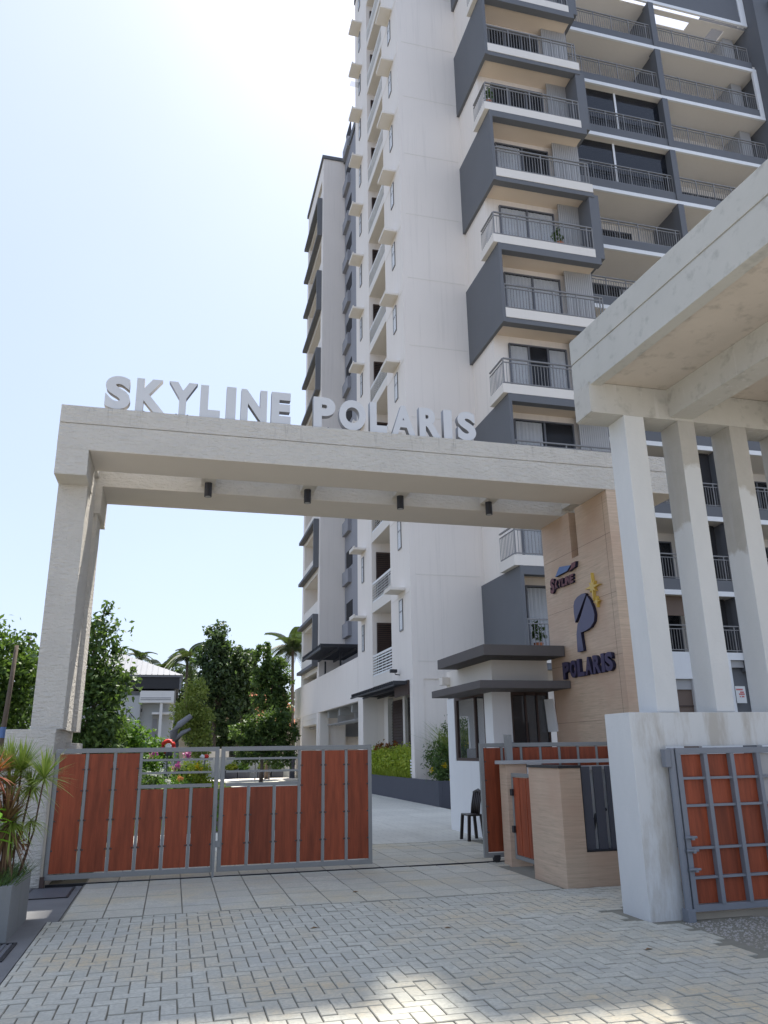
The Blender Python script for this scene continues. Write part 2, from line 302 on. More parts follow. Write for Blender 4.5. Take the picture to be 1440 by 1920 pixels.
def crown_points(blobs, n, clump=28, spread=.22):
    vol = np.array([b[3] * b[4] * b[5] for b in blobs]); cnt = np.maximum(1, (n / clump * vol / vol.sum()).astype(int)); out = []
    for b, c in zip(blobs, cnt):
        d = RNG.normal(size=(c, 3)); d /= np.linalg.norm(d, axis=1)[:, None]; r = RNG.uniform(.35, 1.0, c)[:, None] ** .6
        cc = np.array(b[:3]) + d * r * np.array(b[3:6]); m = min(b[3:6]) * spread
        out.append((cc[:, None, :] + np.clip(RNG.normal(size=(c, clump, 3)), -1.5, 1.5) * m * RNG.uniform(.5, 1.3, (c, 1, 1))).reshape(-1, 3))
    return np.concatenate(out)
def tree(name, label, cat, base, blobs, n, size, mat, trunk=(.12, .06), bark='bark', group=None, spread=.22, limbs=True, asp=.5, lean=None, trunk_top=None):
    t = thing(name, label, cat, base, group); bl = [(base[0] + b[0], base[1] + b[1], b[2], *b[3:]) for b in blobs]
    V, F = leaf_quads(crown_points(bl, n, spread=spread), size, asp=asp); link('crown', np_mesh('crown', V, F, M[mat], t), t)
    m = MB(); zt = trunk_top or min(b[2] for b in bl); top = Vector((base[0] + (lean or 0), base[1], zt))
    b0 = Vector(base); mid = (b0 + top) / 2 + Vector((.04, .03, 0)); m.tube([b0, mid, top], [trunk[0], trunk[0] * .8, trunk[1]], 8)
    if limbs:
        for b in bl:
            e = Vector(b[:3]); q = (top + e) / 2 + Vector((0, 0, .1 * (e - top).length)); m.tube([top - Vector((0, 0, .05)), q, e, e + Vector((random.uniform(-.3, .3) * b[3], 0, b[5] * .5))], [trunk[1] * .9, trunk[1] * .6, trunk[1] * .35, .01], 6)
    m.build('trunk', M[bark], t, smooth=True); return t
# glyphs: built-in font outlines, emboldened, fitted to a box in the local x-z plane
def glyph(ch, x0, x1, z0, z1, depth, bold=.03, slant=0, mir=False):
    cu = bpy.data.curves.new('glyph', 'FONT'); cu.body = ch; cu.size = 1; cu.offset = bold; cu.extrude = .5; cu.resolution_u = 6
    o = bpy.data.objects.new('glyph', cu); C.objects.link(o); dg = bpy.context.evaluated_depsgraph_get(); me = bpy.data.meshes.new_from_object(o.evaluated_get(dg)); bpy.data.objects.remove(o); bpy.data.curves.remove(cu)
    v = np.empty(len(me.vertices) * 3); me.vertices.foreach_get('co', v); v = v.reshape(-1, 3); a, b = v.min(0), v.max(0); t = (v - a) / np.maximum(b - a, 1e-6)
    out = np.stack([x0 + t[:, 0] * (x1 - x0) + slant * t[:, 1], -depth + (1 - t[:, 2]) * depth, z0 + t[:, 1] * (z1 - z0)], 1)
    me.vertices.foreach_set('co', out.ravel()); me.update()
    me.materials.clear(); me.polygons.foreach_set('material_index', [0 if abs(p.normal.y) > .7 else 1 for p in me.polygons]); return me
NEGX = (0, 0, -math.pi / 2)      # turns something facing -Y so that it faces -X (its local +X then runs to -Y)

# ================================================================== THE GROUND
struct(bx('ground', M['ground'], None, -160, 160, -30, 260, -.30, -.10))
M['road'] = paint('dusty_concrete_road', (.50, .47, .42), .9, .15, .5, .3, 40)
struct(bx('road', M['road'], None, -60, 60, -14, 2.55, -.25, -.02))  # unseen behind the camera, added pale to bounce sunlight onto the facades
# --- herringbone driveway: sand bed with every near block its own object
W_ = .11
drive = bx('driveway', M['mortar'], None, -1.13, 5.65, 2.6, 9.262, -.09, -.014); struct(drive)
def block_geo(mb, x0, x1, y0, y1, z, ch=.0045, d=.03):
    mb.add([(x0, y0, z - d), (x1, y0, z - d), (x1, y1, z - d), (x0, y1, z - d), (x0, y0, z - ch), (x1, y0, z - ch), (x1, y1, z - ch), (x0, y1, z - ch),
            (x0 + ch, y0 + ch, z), (x1 - ch, y0 + ch, z), (x1 - ch, y1 - ch, z), (x0 + ch, y1 - ch, z)],
           [(8, 9, 10, 11)]); o = len(mb.v) - 12
    for f in [(a, b, b + 4, a + 4) for a, b in ((4, 5), (5, 6), (6, 7), (0, 1), (1, 2), (2, 3))] + [(7, 4, 8, 11), (3, 0, 4, 7)]: mb.f.append(tuple(o + i for i in f)); mb.mi.append(1)
def right_edge(y): return 4.70 + max(0, .12 * math.sin(y * 3)) if y < 7.3 else (4.52 if y < 7.9 else 5.6)
bl = []
g = .0032
for i in range(-12, 56):
    for j in range(-2, 64):
        k = (i - j) % 4; x, y = i * W_ + .02, j * W_ + 2.7
        if k == 0: q = (x + g, x + 2 * W_ - g, y + g, y + W_ - g)
        elif k == 3: q = (x + g, x + W_ - g, y + g, y + 2 * W_ - g)
        else: continue
        q = (max(q[0], -1.124), q[1], q[2], min(q[3], 9.258))
        if q[1] > right_edge(y) or q[1] - q[0] < .03 or q[3] - q[2] < .03: continue
        bl.append(q)
def seen(q):
    p = Vector(((q[0] + q[1]) / 2, (q[2] + q[3]) / 2, -1.6)); zc = p.dot(Vector(fw))
    if zc < .3: return 0
    px, py = 720 + 1452.7 * p.dot(Vector(rt)) / zc, 960 - 1452.7 * p.dot(Vector(up)) / zc
    return 1 / zc if -20 < px < 1460 and py < 1935 else 0
bl.sort(key=seen, reverse=True)
bm_h = MB(); block_geo(bm_h, -W_ + g, W_ - g, -W_ / 2 + g, W_ / 2 - g, 0); me_h = bm_h.mesh('paver'); me_h.materials.append(M['paver']); me_h.materials.append(M['joint'])
bm_v = MB(); block_geo(bm_v, -W_ / 2 + g, W_ / 2 - g, -W_ + g, W_ - g, 0); me_v = bm_v.mesh('paver'); me_v.materials.append(M['paver']); me_v.materials.append(M['joint'])
rest = MB()
for n_, q in enumerate(bl):
    dz = random.gauss(0, .002); cx, cy = (q[0] + q[1]) / 2, (q[2] + q[3]) / 2
    full = abs(max(q[1] - q[0], q[3] - q[2]) - 2 * W_ + 2 * g) < .001 and abs(min(q[1] - q[0], q[3] - q[2]) - W_ + 2 * g) < .001
    if n_ < 300 and full: link('paver', me_h if q[1] - q[0] > q[3] - q[2] else me_v, drive, (cx, cy, dz), (random.gauss(0, .007), random.gauss(0, .007), random.gauss(0, .008)))
    else: block_geo(rest, *q, dz)
tag(rest.build('paver', (M['paver'], M['joint']), drive), kind='stuff')
# --- square slab tiles at the gate line
apron = bx('entrance_apron', M['mortar'], None, -1.02, 6.9, 9.268, 14.62, -.09, -.014); struct(apron)
T_ = .40; tm = MB(); block_geo(tm, -T_ / 2 + .004, T_ / 2 - .004, -T_ / 2 + .004, T_ / 2 - .004, 0, .005); me_t = tm.mesh('tile'); me_t.materials.append(M['tile']); me_t.materials.append(M['joint'])
for j in range(13):
    for i in range(19):
        x, y = -1.0 + T_ * (i + .5), 9.30 + T_ * (j + .5) + (0 if j < 6 else .09)
        if x > 4.62 and y < 11.5 or x > 5.6 and y > 13.4 or x > 6.8: continue
        link('tile', me_t, apron, (x, y, random.gauss(0, .0016)), (random.gauss(0, .0022), random.gauss(0, .0022), random.gauss(0, .002)))
struct(bx('gate_track', M['black'], None, -1.5, 6.9, 11.755, 11.785, -.05, .006))
# --- inner drive, lawn, path, dark screed strip, gravel
struct(bx('inner_driveway', M['slab'], None, -.9, 7.66, 14.63, 60, -.2, 0))
struct(bx('lawn_soil', M['soil'], None, -9, 2.9, 18, 49, -.1, .012))
P = np.stack([RNG.uniform(-6, 2.88, 9000), 18 + 31 * RNG.random(9000), np.full(9000, .012)], 1)
def blades(P, h, wd, lean=.5):
    n = len(P); a = RNG.uniform(0, 2 * np.pi, n); hh = h * RNG.uniform(.6, 1.3, n); sx = np.stack([np.cos(a), np.sin(a), np.zeros(n)], 1) * wd
    tipd = np.stack([RNG.normal(0, lean, n) * hh, RNG.normal(0, lean, n) * hh, hh], 1)
    V = np.stack([P - sx, P + sx, P + tipd], 1).reshape(-1, 3); return V, np.arange(3 * n).reshape(n, 3)
V, F = blades(P, .09, .035); tag(link('lawn', np_mesh('lawn', V, F, M['grass'])), 'short bright green lawn behind the gate', 'lawn', kind='stuff')
struct(bx('garden_path', M['cream2'], None, 1.6, 7.6, 49.2, 53.2, -.1, .03))
st = MB().prism([(-6, 2.6), (-1.135, 2.6), (-1.135, 9.26), (-1.025, 9.3), (-1.025, 11.6), (-1.7, 11.62), (-6, 11.62)], -.12, -.006).build('concrete_strip', M['strip']); struct(st)
def grate(label, x0, x1, y0, y1, n, along_y=True):
    t = thing('drain_grate', label, 'drain', (x0, y0, 0)); f = MB(); e = .025
    for a in ((x0, x1, y0, y0 + e), (x0, x1, y1 - e, y1), (x0, x0 + e, y0 + e, y1 - e), (x1 - e, x1, y0 + e, y1 - e)): f.box(*a, -.03, .006)
    f.build('grate_frame', M['black'], t); MB().box(x0 + e, x1 - e, y0 + e, y1 - e, -.06, -.02).build('channel', M['room'], t)
    bm = MB()
    for i in range(n):
        if along_y: c = x0 + e + (x1 - x0 - 2 * e) * (i + .5) / n; bm.box(c - .012, c + .012, y0 + e, y1 - e, -.02, .003)
        else: c = y0 + e + (y1 - y0 - 2 * e) * (i + .5) / n; bm.box(x0 + e, x1 - e, c - .03, c + .03, -.02, .003)
    bm.build('grate_bars', M['rail_dark'], t)
grate('iron drain grating in the dark screed beside the planter box', -1.98, -1.25, 7.7, 8.38, 14)
grate('dark ribbed drain cover at the foot of the white gate pillar', -1.62, -1.1, 10.72, 11.52, 9, False)
gm = MB()
struct(bx('gravel_bed', M['soil'], None, 4.86, 12, 1.5, 7.28, -.12, -.03))
NG = 16000; gs = RNG.uniform(.008, .024, NG); gx = RNG.uniform(4.80, 7.4, NG); gy = RNG.uniform(4.6, 7.26, NG)
ico = np.array([(1, 0, 0), (-1, 0, 0), (0, 1, 0), (0, -1, 0), (0, 0, .7), (0, 0, -.7)], float); icf = np.array([(0, 2, 4), (2, 1, 4), (1, 3, 4), (3, 0, 4), (2, 0, 5), (1, 2, 5), (3, 1, 5), (0, 3, 5)])
V = (np.stack([gx, gy, -.03 + gs * .4], 1)[:, None, :] + ico[None] * gs[:, None, None] * RNG.uniform(.6, 1.4, (NG, 6, 3))).reshape(-1, 3); F = (np.arange(NG)[:, None, None] * 6 + icf[None]).reshape(-1, 3)
M['gravel'] = paver('grey_gravel_stone', (.42, .40, .37), (.30, .27, .23)); tag(link('gravel', np_mesh('gravel', V, F, M['gravel'])), 'loose grey gravel below the blue gate', 'gravel', kind='stuff')

# ================================================================== THE APARTMENT TOWER
FL = lambda n: 1.5 + 3.06 * n
H = 44.1  # unseen roof height, set so the tower's shadow ends on the near paving
tw = thing('apartment_tower', 'tall cream apartment tower with slate grey balcony boxes behind the entrance arch', 'building', (7.79, 25.9, 0))
m = MB()
m.box(7.79, 11.0, 25.9, 28.55, 3.95, H)                       # corner stair wall
m.box(7.79, 11.0, 31.6, 34.35, 3.95, H)                       # rear pier
m.box(9.2, 12.0, 28.55, 31.6, 3.95, H - .4)                   # back of the utility recess
m.box(7.79, 8.18, 25.9, 26.28, 0, 3.95); m.box(8.18, 10.6, 25.94, 26.2, 0, 3.95)
m.box(7.79, 11.0, 33.4, 34.35, 0, 3.95); m.box(9.0, 11, 26.2, 33.4, 0, 3.95); m.box(8.7, 9.0, 28.05, 28.35, 0, 3.95); m.box(8.7, 9.0, 30.12, 30.4, 0, 3.95); m.box(8.7, 9.0, 32.7, 33.39, 0, 3.95); m.box(8.7, 9.0, 26.2, 33.4, 0, 1.2)
m.box(10.6, 14.7, 23.75, 29, 0, 40.8)                       # projecting bay, its unseen top kept low to let sun past
m.box(12, 21, 29, 36, 0, 41); m.box(21, 27, 29, 36, 0, 37.4); m.box(9.35, 14, 34.35, 44.5, 5.66, 42)
m.build('wall', M['cream'], tw)
m = MB(); m.box(7.74, 11.05, 25.85, 28.6, H, H + .35); m.box(7.74, 11.05, 31.55, 34.4, H, H + .35); m.build('roof_parapet', M['dark'], tw)
# thin bands in a darker cream, standing in for shadow gaps at each floor
m = MB()
for n in range(1, 14):
    m.box(8.0, 10.45, 25.892, 25.9, FL(n) - .02, FL(n) + .012)
    m.box(7.782, 7.79, 26.0, 28.5, FL(n) - .62, FL(n) - .59)
m.build('plaster_band', M['cream2'], tw)

def railing_mesh(x0, x1, h=1.02, step=.12, mid=False, left_return=0, name='railing'):
    """steel balcony railing along local x at y = 0, floor at z = 0"""
    m = MB(); m.box(x0, x1, -.028, .028, h - .045, h); m.box(x0, x1, -.018, .018, h - .18, h - .15); m.box(x0, x1, -.018, .018, .05, .085)
    n = int((x1 - x0) / step)
    for i in range(n + 1):
        x = x0 + (x1 - x0) * i / n; t = .02 if i % 8 == 0 or i == n else .0085; m.box(x - t, x + t, -t, t, 0 if t > .01 else .085, h - (.045 if t > .01 else .18))
    if left_return:
        L = left_return; m.box(x0 - .028, x0 + .028, .028, L, h - .045, h); m.box(x0 - .018, x0 + .018, .018, L, h - .18, h - .15); m.box(x0 - .018, x0 + .018, .018, L, .05, .085)
        for i in range(1, int(L / step) + 1): m.box(x0 - .0085, x0 + .0085, i * step - .0085, i * step + .0085, .085, h - .18)
    me = m.mesh(name); me.materials.append(M['rail']); return me
# shared window meshes (facing -Y, origin at lower left of the opening)
def win_meshes(wd, ht, cols, trans=None, fr=.05, curtain=(), fmat='rail_dark', cmat='curtain', fd=.09):
    f = MB(); f.box(0, wd, -.02, .004, 0, ht, 1); e = fr  # dark backing plate painted in place of a dim room
    f.box(0, wd, -fd, -.02, 0, e); f.box(0, wd, -fd, -.02, ht - e, ht); f.box(0, e, -fd, -.02, e, ht - e); f.box(wd - e, wd, -fd, -.02, e, ht - e)
    for i in range(1, cols): c = wd * i / cols; f.box(c - e * .6, c + e * .6, -.095, -.02, e, ht - e)
    if trans: f.box(e, wd - e, -fd - .002, -.02, trans - .03, trans + .03)
    fm = f.mesh('window'); fm.materials.append(M[fmat]); fm.materials.append(M['room'])
    p = MB(); p.box(0, wd / cols - e * 1.3, -.006, 0, 0, ht - 2 * e); pm = p.mesh('pane'); pm.materials.append(M['glass'])
    cm = []
    for a, b, zt, zb in curtain:
        c = MB(); n = max(6, int((b - a) / .045)); vs = []
        for i in range(n + 1):
            x = a + (b - a) * i / n; y = -.033 + .009 * math.sin(i * 1.9) + .004 * math.sin(i * .7); vs += [(x, y, zb), (x + .01 * math.sin(i), y, zt)]
        c.add(vs, [(2 * i, 2 * i + 2, 2 * i + 3, 2 * i + 1) for i in range(n)]); q = c.mesh('curtain'); q.materials.append(M[cmat]); cm.append(q)
    return fm, pm, cm, wd, ht, cols, e, fd
def put_window(parent, wm, x, y, z, rot=None, curt=None):
    fm, pm, cm, wd, ht, cols, e, fd = wm; o = link('window', fm, parent, (x, y, z), rot)
    mr = Matrix.Rotation(rot[2], 3, 'Z') if rot else Matrix.Identity(3)
    for i in range(cols):
        v = mr @ Vector((wd * i / cols + e * .65, -min(.062, fd - .008), e)); pa = link('pane', pm, o, (x + v.x, y + v.y, z + v.z)); pa.rotation_euler = (0, 0, 0)
    for k in (range(len(cm)) if curt is None else curt): link('curtain', cm[k], o, (x, y, z)).rotation_euler = (0, 0, 0)
    return o
DOOR = [win_meshes(2.36, 2.3, 2, None, .055, ((.06, 2.3, 2.22, .06),)), win_meshes(2.36, 2.3, 3, None, .055, ((.06, .85, 2.22, .06), (1.65, 2.3, 2.22, .06))),
        win_meshes(2.36, 2.3, 2, None, .055, ((.06, 1.1, 2.22, .06),)), win_meshes(2.36, 2.3, 3, None, .055, ())]
# --- the projecting bay: slate boxes on odd floors, open cream balconies on even ones
rb = railing_mesh(10.62 - 10.48, 14.6 - 10.48); ro = railing_mesh(.04, 4.14, left_return=1.2)
sm = MB()
for i in range(14): sm.box(i * .0843, i * .0843 + .07, -.03, 0, 0, 2.75)
sm.box(0, 1.18, 0, .03, 0, 2.75); sm_me = sm.mesh('louvre_screen'); sm_me.materials.append(M['screen'])
for n in range(1, 13):
    z = FL(n)
    if n % 2:
        fr = MB(); fr.box(10.48, 10.60, 22.5, 25.9, z - .60, z + 2.71)                              # side fin
        fr.box(10.60, 14.72, 22.5, 22.80, z + 2.42, z + 2.70); fr.box(10.60, 14.72, 22.80, 23.75, z + 2.62, z + 2.70)   # head
        fr.box(10.60, 14.72, 22.52, 22.82, z - .60, z - .402)                                      # front edge beam
        fr.box(14.72, 14.92, 23.6, 25.6, z - .33, z + 2.71); fr.build('balcony_box', M['dark'], tw)
        MB().box(10.60, 14.70, 22.5, 23.75, z - .40, z - .02).build('balcony_slab', M['cream2'], tw)
        MB().box(10.605, 14.70, 22.83, 23.745, z - .425, z - .402).build('soffit', M['tan'], tw); MB().box(10.605, 14.71, 22.81, 23.745, z + 2.595, z + 2.618).build('soffit', M['tan'], tw)
        link('railing', rb, tw, (10.48, 22.56, z - .02))
    else:
        MB().box(10.30, 14.50, 22.5, 23.75, z - .35, z).build('balcony_slab', M['cream2'], tw)
        MB().box(14.50, 14.92, 22.55, 25.6, z - .33, z + 2.59).build('balcony_pier', M['dark'], tw)
        link('railing', ro, tw, (10.34, 22.56, z))
    put_window(tw, DOOR[(0, 0, 1, 2, 1, 0, 0, 2, 3, 3, 2, 1, 3, 3)[n]], 11.18, 23.745, z + .02)
    link('louvre_screen', sm_me, tw, (13.62, 23.45, z))
    MB().box(14.45, 14.70, 23.55, 23.75, z, z + 2.56).build('service_door', M['room'], tw)  # near-black panel at the right end of the bay wall
# --- the recessed long balconies on the right
XR0, XD, XR1 = 14.92, 21.0, 26.75
rl, rr = railing_mesh(0, XD - XR0 - .03), railing_mesh(0, XR1 - XD - .32)
WL = win_meshes(3.6, 2.2, 4, None, .055, ((.06, 1.0, 2.1, .06), (2.6, 3.5, 2.1, .06))); WR = win_meshes(3.0, 2.2, 3, None, .055, ((.06, .9, 2.1, .06),)); WE = win_meshes(3.6, 2.2, 4, None, .055, ())
m = MB(); m.box(XR0, 27.0, 27.6, 29.0, 0, 37.75); m.build('balcony_back_wall', M['cream2'], tw)
for n in range(1, 13):
    z = FL(n); sl = MB()
    if n < 12: sl.box(XR0, 27.0, 25.6 if n > 1 else 25.96, 27.6, z - .44, z)
    else:                                                  # roof slab over the open terrace, with its two skylight openings
        for a in ((XR0, 21.75, 25.8, 27.6), (21.75, 27.0, 25.8, 26.05), (21.75, 25.2, 26.55, 27.6), (23.85, 25.2, 26.05, 26.55), (25.95, 27.0, 26.05, 27.6), (25.2, 25.95, 26.82, 27.6)): sl.box(*a, z - .44, z - .38)
    sl.build('balcony_slab', M['cream2'], tw)
    if n > 1: MB().box(XR0, 26.97, 25.50, 25.6, z - .46, z - .27).build('slab_edge', M['white'], tw)
    if n > 1: MB().box(XR0, 26.8, 25.54, 25.72, z - .265, z + .18).build('upstand', M['dark'], tw)
    if n == 12:
        MB().box(XR0, 26.75, 25.56, 25.8, z + .18, z + 3.2).build('terrace_parapet', M['dark'], tw); MB().box(26.62, 26.97, 25.50, 25.8, z - .27, z + 3.2).build('frame_upright', M['white'], tw); break
    zz = z + (.18 if n > 1 else .45)
    link('railing', rl, tw, (XR0 + .01, 25.63, zz)); link('railing', rr, tw, (XD + .31, 25.63, zz))
    p = MB(); p.box(XD, XD + .3, 25.48, 25.95, z - .26, z + 2.60); p.box(XD + .08, XD + .2, 25.95, 27.6, z, z + 2.615); p.build('balcony_divider', M['dark'], tw)
    MB().box(26.1, 26.72, 26.4, 27.6, z, z + 2.6).build('end_column', M['screen'], tw)
    if n in (8, 9):
        gl = MB(); gl.box(XR0 + .02, XD - .02, 25.86, 25.875, z, z + 2.61); gl.build('balcony_glazing', M['glass_d'], tw)
        mu = MB()
        for x in ((18.2,) if n == 8 else (16.3, 18.6)): mu.box(x - .05, x + .05, 25.82, 25.91, z, z + 2.61)
        mu.build('glazing_mullion', M['white'], tw)
        MB().box(XR0 + .02, XD - .02, 26.4, 26.43, z, z + 2.61).build('dark_screen', M['room'], tw)  # near-black sheet behind the glazing
    elif n < 11: put_window(tw, WE if n % 3 else WL, 16.2, 27.595, z + .03)
    if n < 11: put_window(tw, WR, 22.6, 27.595, z + .03)
    if n == 1: MB().box(16.2, 19.4, 25.9, 25.93, 6.42, 7.18).build('roller_blind', M['blind'], tw)
    if n == 3: MB().box(19.6, 20.95, 25.9, 25.93, z, z + 2.61).build('dark_screen', M['room'], tw)  # near-black sheets also fill part of these lower balconies
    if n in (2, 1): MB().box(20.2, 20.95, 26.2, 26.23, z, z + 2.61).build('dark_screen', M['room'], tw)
m = MB(); m.box(26.72, 26.97, 25.50, 25.62, FL(10) - .27 + .01, FL(11) - .47); m.build('frame_upright', M['white'], tw)
m = MB(); m.box(27.0, 33, 24.9, 31, 0, 42); m.box(27.9, 33, 24.3, 24.9, 38.2, 39.0); m.box(28.4, 33, 24.3, 24.9, 34.6, 35.3); m.box(28.2, 33, 24.4, 24.9, 31.2, 31.9)
m.build('slate_end_wall', M['dark'], tw); MB().box(28.15, 28.7, 24.86, 24.9, 36.4, 37.2).build('end_window', M['white'], tw)
# ground floor on the right
m = MB()
for a in ((14.7, 17.87, 0, 5.0), (18.62, 20.36, 0, 5.0), (21.2, 27, 0, 5.0), (17.87, 18.62, 4.0, 5.0), (17.87, 18.62, 0, 1.4), (20.36, 21.2, 4.72, 5.0)): m.box(a[0], a[1], 25.6, 25.95, a[2], a[3])
m.build('ground_floor_wall', M['white'], tw)
f = MB().box(17.87, 18.62, 25.78, 25.83, 1.4, 4.0).build('window', M['blind'], tw); MB().box(17.88, 18.61, 25.72, 25.777, 3.62, 3.99).build('vent_panel', M['screen'], f); MB().box(17.88, 18.61, 25.74, 25.777, 3.0, 3.05).build('transom', M['brown'], f)
f = MB().box(20.36, 21.2, 25.88, 25.94, 0, 4.72).build('door_recess', M['dark'], tw); MB().box(20.36, 21.2, 25.7, 25.87, 4.45, 4.7).build('roller_housing', M['screen'], f)
ps = thing('notice_poster', 'small white notice with red lines on the grey door behind the concrete columns', 'notice', (20.39, 25.6, 3.12))
MB().box(20.37, 20.80, 25.565, 25.585, 3.12, 3.74).build('sheet', M['paper'], ps)
m = MB()
for zz, a, b in ((3.62, 20.40, 20.70), (3.52, 20.56, 20.72), (3.45, 20.50, 20.74), (3.36, 20.52, 20.56), (3.36, 20.6, 20.72)):
    x = a
    while x < b - .02: m.box(x, x + .028, 25.56, 25.565, zz - .03, zz + .025); x += .042
m.build('red_print', M['red'], ps)
# --- the left flank: window hoods, narrow windows, utility recess with louvred parapets
hd = MB(); hd.box(0, .95, -.56, 0, 0, .10); hd.box(0, .95, -.56, -.50, .10, .16); hd_me = hd.mesh('window_hood', bev=.012); hd_me.materials.append(M['cream2'])
WA = win_meshes(.44, 1.15, 1, .70, .04, ((.05, .39, 1.1, .05),), 'rail', 'curtain', .04); WB = win_meshes(.40, 1.15, 1, .70, .045, ((.05, .35, 1.1, .05),), 'rail', 'curtain', .04)
lv = MB(); lv.box(0, 3.05, -.03, .03, .78, .86); lv.box(0, 3.05, -.03, .03, 0, .07)
for i in range(6): zz = .11 + i * .112; lv.add([(0, -.05, zz), (3.05, -.05, zz), (3.05, .02, zz + .075), (0, .02, zz + .075), (0, -.04, zz - .012), (3.05, -.04, zz - .012), (3.05, .03, zz + .063), (0, .03, zz + .063)], [(0, 1, 2, 3), (4, 7, 6, 5), (0, 4, 5, 1), (2, 6, 7, 3)])
for i in range(6): x = .02 + i * .6; lv.box(x, x + .02, .03, .05, .07, .78)
lv_me = lv.mesh('louvred_parapet'); lv_me.materials.append(M['white'])
ld = MB(); ld.box(0, 1.25, -.03, 0, 0, 2.2, 1); ld.box(0, .06, -.07, -.03, 0, 2.2); ld.box(1.19, 1.25, -.07, -.03, 0, 2.2); ld.box(0.06, 1.19, -.07, -.03, 2.12, 2.2)
for i in range(24): zz = .04 + i * .086; ld.add([(.06, -.075, zz), (1.19, -.075, zz), (1.19, -.035, zz + .065), (.06, -.035, zz + .065)], [(0, 1, 2, 3)])
ld_me = ld.mesh('louvred_door'); ld_me.materials.append(M['brown']); ld_me.materials.append(M['room'])
for n in range(1, 14):
    z = FL(n)
    link('window_hood', hd_me, tw, (7.79, 27.52, z + 2.60), NEGX); link('window_hood', hd_me, tw, (7.79, 33.62, z + 2.58), NEGX)
    put_window(tw, WA, 7.795, 27.34, z + 1.2, NEGX); put_window(tw, WB, 7.795, 33.42, z + 1.2, NEGX)
    MB().box(7.80, 9.2, 28.55, 31.6, z - .45, z - .04).build('recess_slab', M['cream2'], tw)
    link('louvred_parapet', lv_me, tw, (7.84, 31.6, z - .03), NEGX)
    link('louvred_door', ld_me, tw, (7.98, 31.595, z)).scale = (.62, 1, 1)
    if n in (2, 5, 8, 11):
        ac = MB(); ac.box(7.95, 8.35, 28.7, 29.5, z + .1, z + .7); ac.tube([(7.94, 29.1, z + .4), (7.92, 29.1, z + .4)], .24, 14); ac.build('air_conditioner', M['white'], tw)
# a casement tilted open on the left flank, high up
oc = MB().box(7.25, 7.78, 33.06, 33.40, FL(11) + 1.75, FL(11) + 1.78); oc.build('open_casement', M['glass'], tw)
# ground floor of the flank: slatted awning, louvred shutters, glazing
aw = MB()
for i in range(26): y = 26.36 + i * .27; aw.box(7.22, 9.0, y, y + .05, 3.80, 3.92)
for x in (7.22, 7.75, 8.4): aw.box(x, x + .06, 26.32, 33.36, 3.74, 3.795)
aw.build('slatted_awning', M['black'], tw)
bx('awning_fascia', M['brown'], tw, 7.72, 7.785, 26.3, 28.05, 3.45, 3.945)
link('louvred_door', MB().box(0, 2.0, -.03, 0, 0, 2.4).mesh('louvred_door'), tw, (8.90, 32.6, 1.2), NEGX, M['brown'])
m = MB()
for i in range(20): y0, z0 = 30.62, 1.25 + i * .115; m.add([(8.82, 30.62, z0), (8.82, 32.58, z0), (8.87, 32.58, z0 + .09), (8.87, 30.62, z0 + .09)], [(0, 1, 2, 3)])
m.build('shutter_slats', M['brown'], tw)
put_window(tw, win_meshes(1.66, 2.4, 2, None, .06, ((.1, 1.5, 2.3, .05),), 'brown', 'blind'), 8.9, 30.08, 1.2, NEGX)
put_window(tw, win_meshes(1.6, 3.1, 2, 2.3, .06, ((.1, 1.4, 2.2, .05),), 'white'), 8.98, 27.98, .6, NEGX)
cc = thing('security_camera', 'small black security camera on a bracket above the slatted awning', 'camera', (7.79, 27.5, 4.3))
MB().tube([(7.79, 27.5, 4.22), (7.62, 27.5, 4.24), (7.6, 27.5, 4.32)], .018, 6).build('bracket', M['black'], cc); MB().box(7.42, 7.68, 27.43, 27.57, 4.3, 4.42).build('camera_body', M['black'], cc, .015)
# --- recessed link and rear block
m = MB(); m.box(9.30, 9.355, 34.36, 44.45, 5.7, 41.5); m.build('link_wall', M['grey_wall'], tw)
for n in range(1, 14):
    z = FL(n); MB().box(9.08, 9.30, 42.6, 44.2, z + .2, z + 1.0).build('link_balcony', M['grey_wall'], tw)
    MB().box(9.27, 9.30, 42.3, 43.9, z + 1.2, z + 2.2).build('link_window', M['room'], tw); MB().box(9.28, 9.30, 39.6, 40.6, z + .6, z + 2.0).build('link_window', M['glass_d'], tw)
bx('link_roof_edge', M['dark'], tw, 9.2, 9.6, 34.4, 44.45, 41.5, 42.05)
GL = lambda k: 3.45 + 2.93 * k
m = MB(); m.box(7.79, 9.35, 44.5, 45.15, 0, 41.7); m.box(7.79, 9.35, 50.4, 51.1, 0, 41.7); m.box(9.2, 14, 45.15, 50.4, 0, 41.7); m.box(7.80, 9.2, 45.15, 50.4, 40.4, 41.7); m.build('rear_block_wall', M['cream'], tw)
m = MB(); m.box(7.68, 9.4, 44.4, 51.2, 41.7, 41.95); m.build('rear_roof_edge', M['dark'], tw)
for k in range(0, 13):
    z = GL(k)
    q = MB(); q.box(7.82, 9.2, 45.15, 50.4, z - .32, z); q.build('rear_slab', M['cream2'], tw)
    MB().box(7.80, 7.92, 45.15, 50.4, z, z + .92).build('rear_parapet', M['cream2'], tw)
    if k % 2 == 1:
        q = MB(); q.box(7.47, 7.785, 44.9, 45.1, z - .05, z + 3.0); q.box(7.47, 7.785, 45.1, 51.0, z + 2.82, z + 3.0); q.box(7.47, 7.785, 45.1, 51.0, z - .05, z + .13); q.build('balcony_frame', M['dark'], tw)
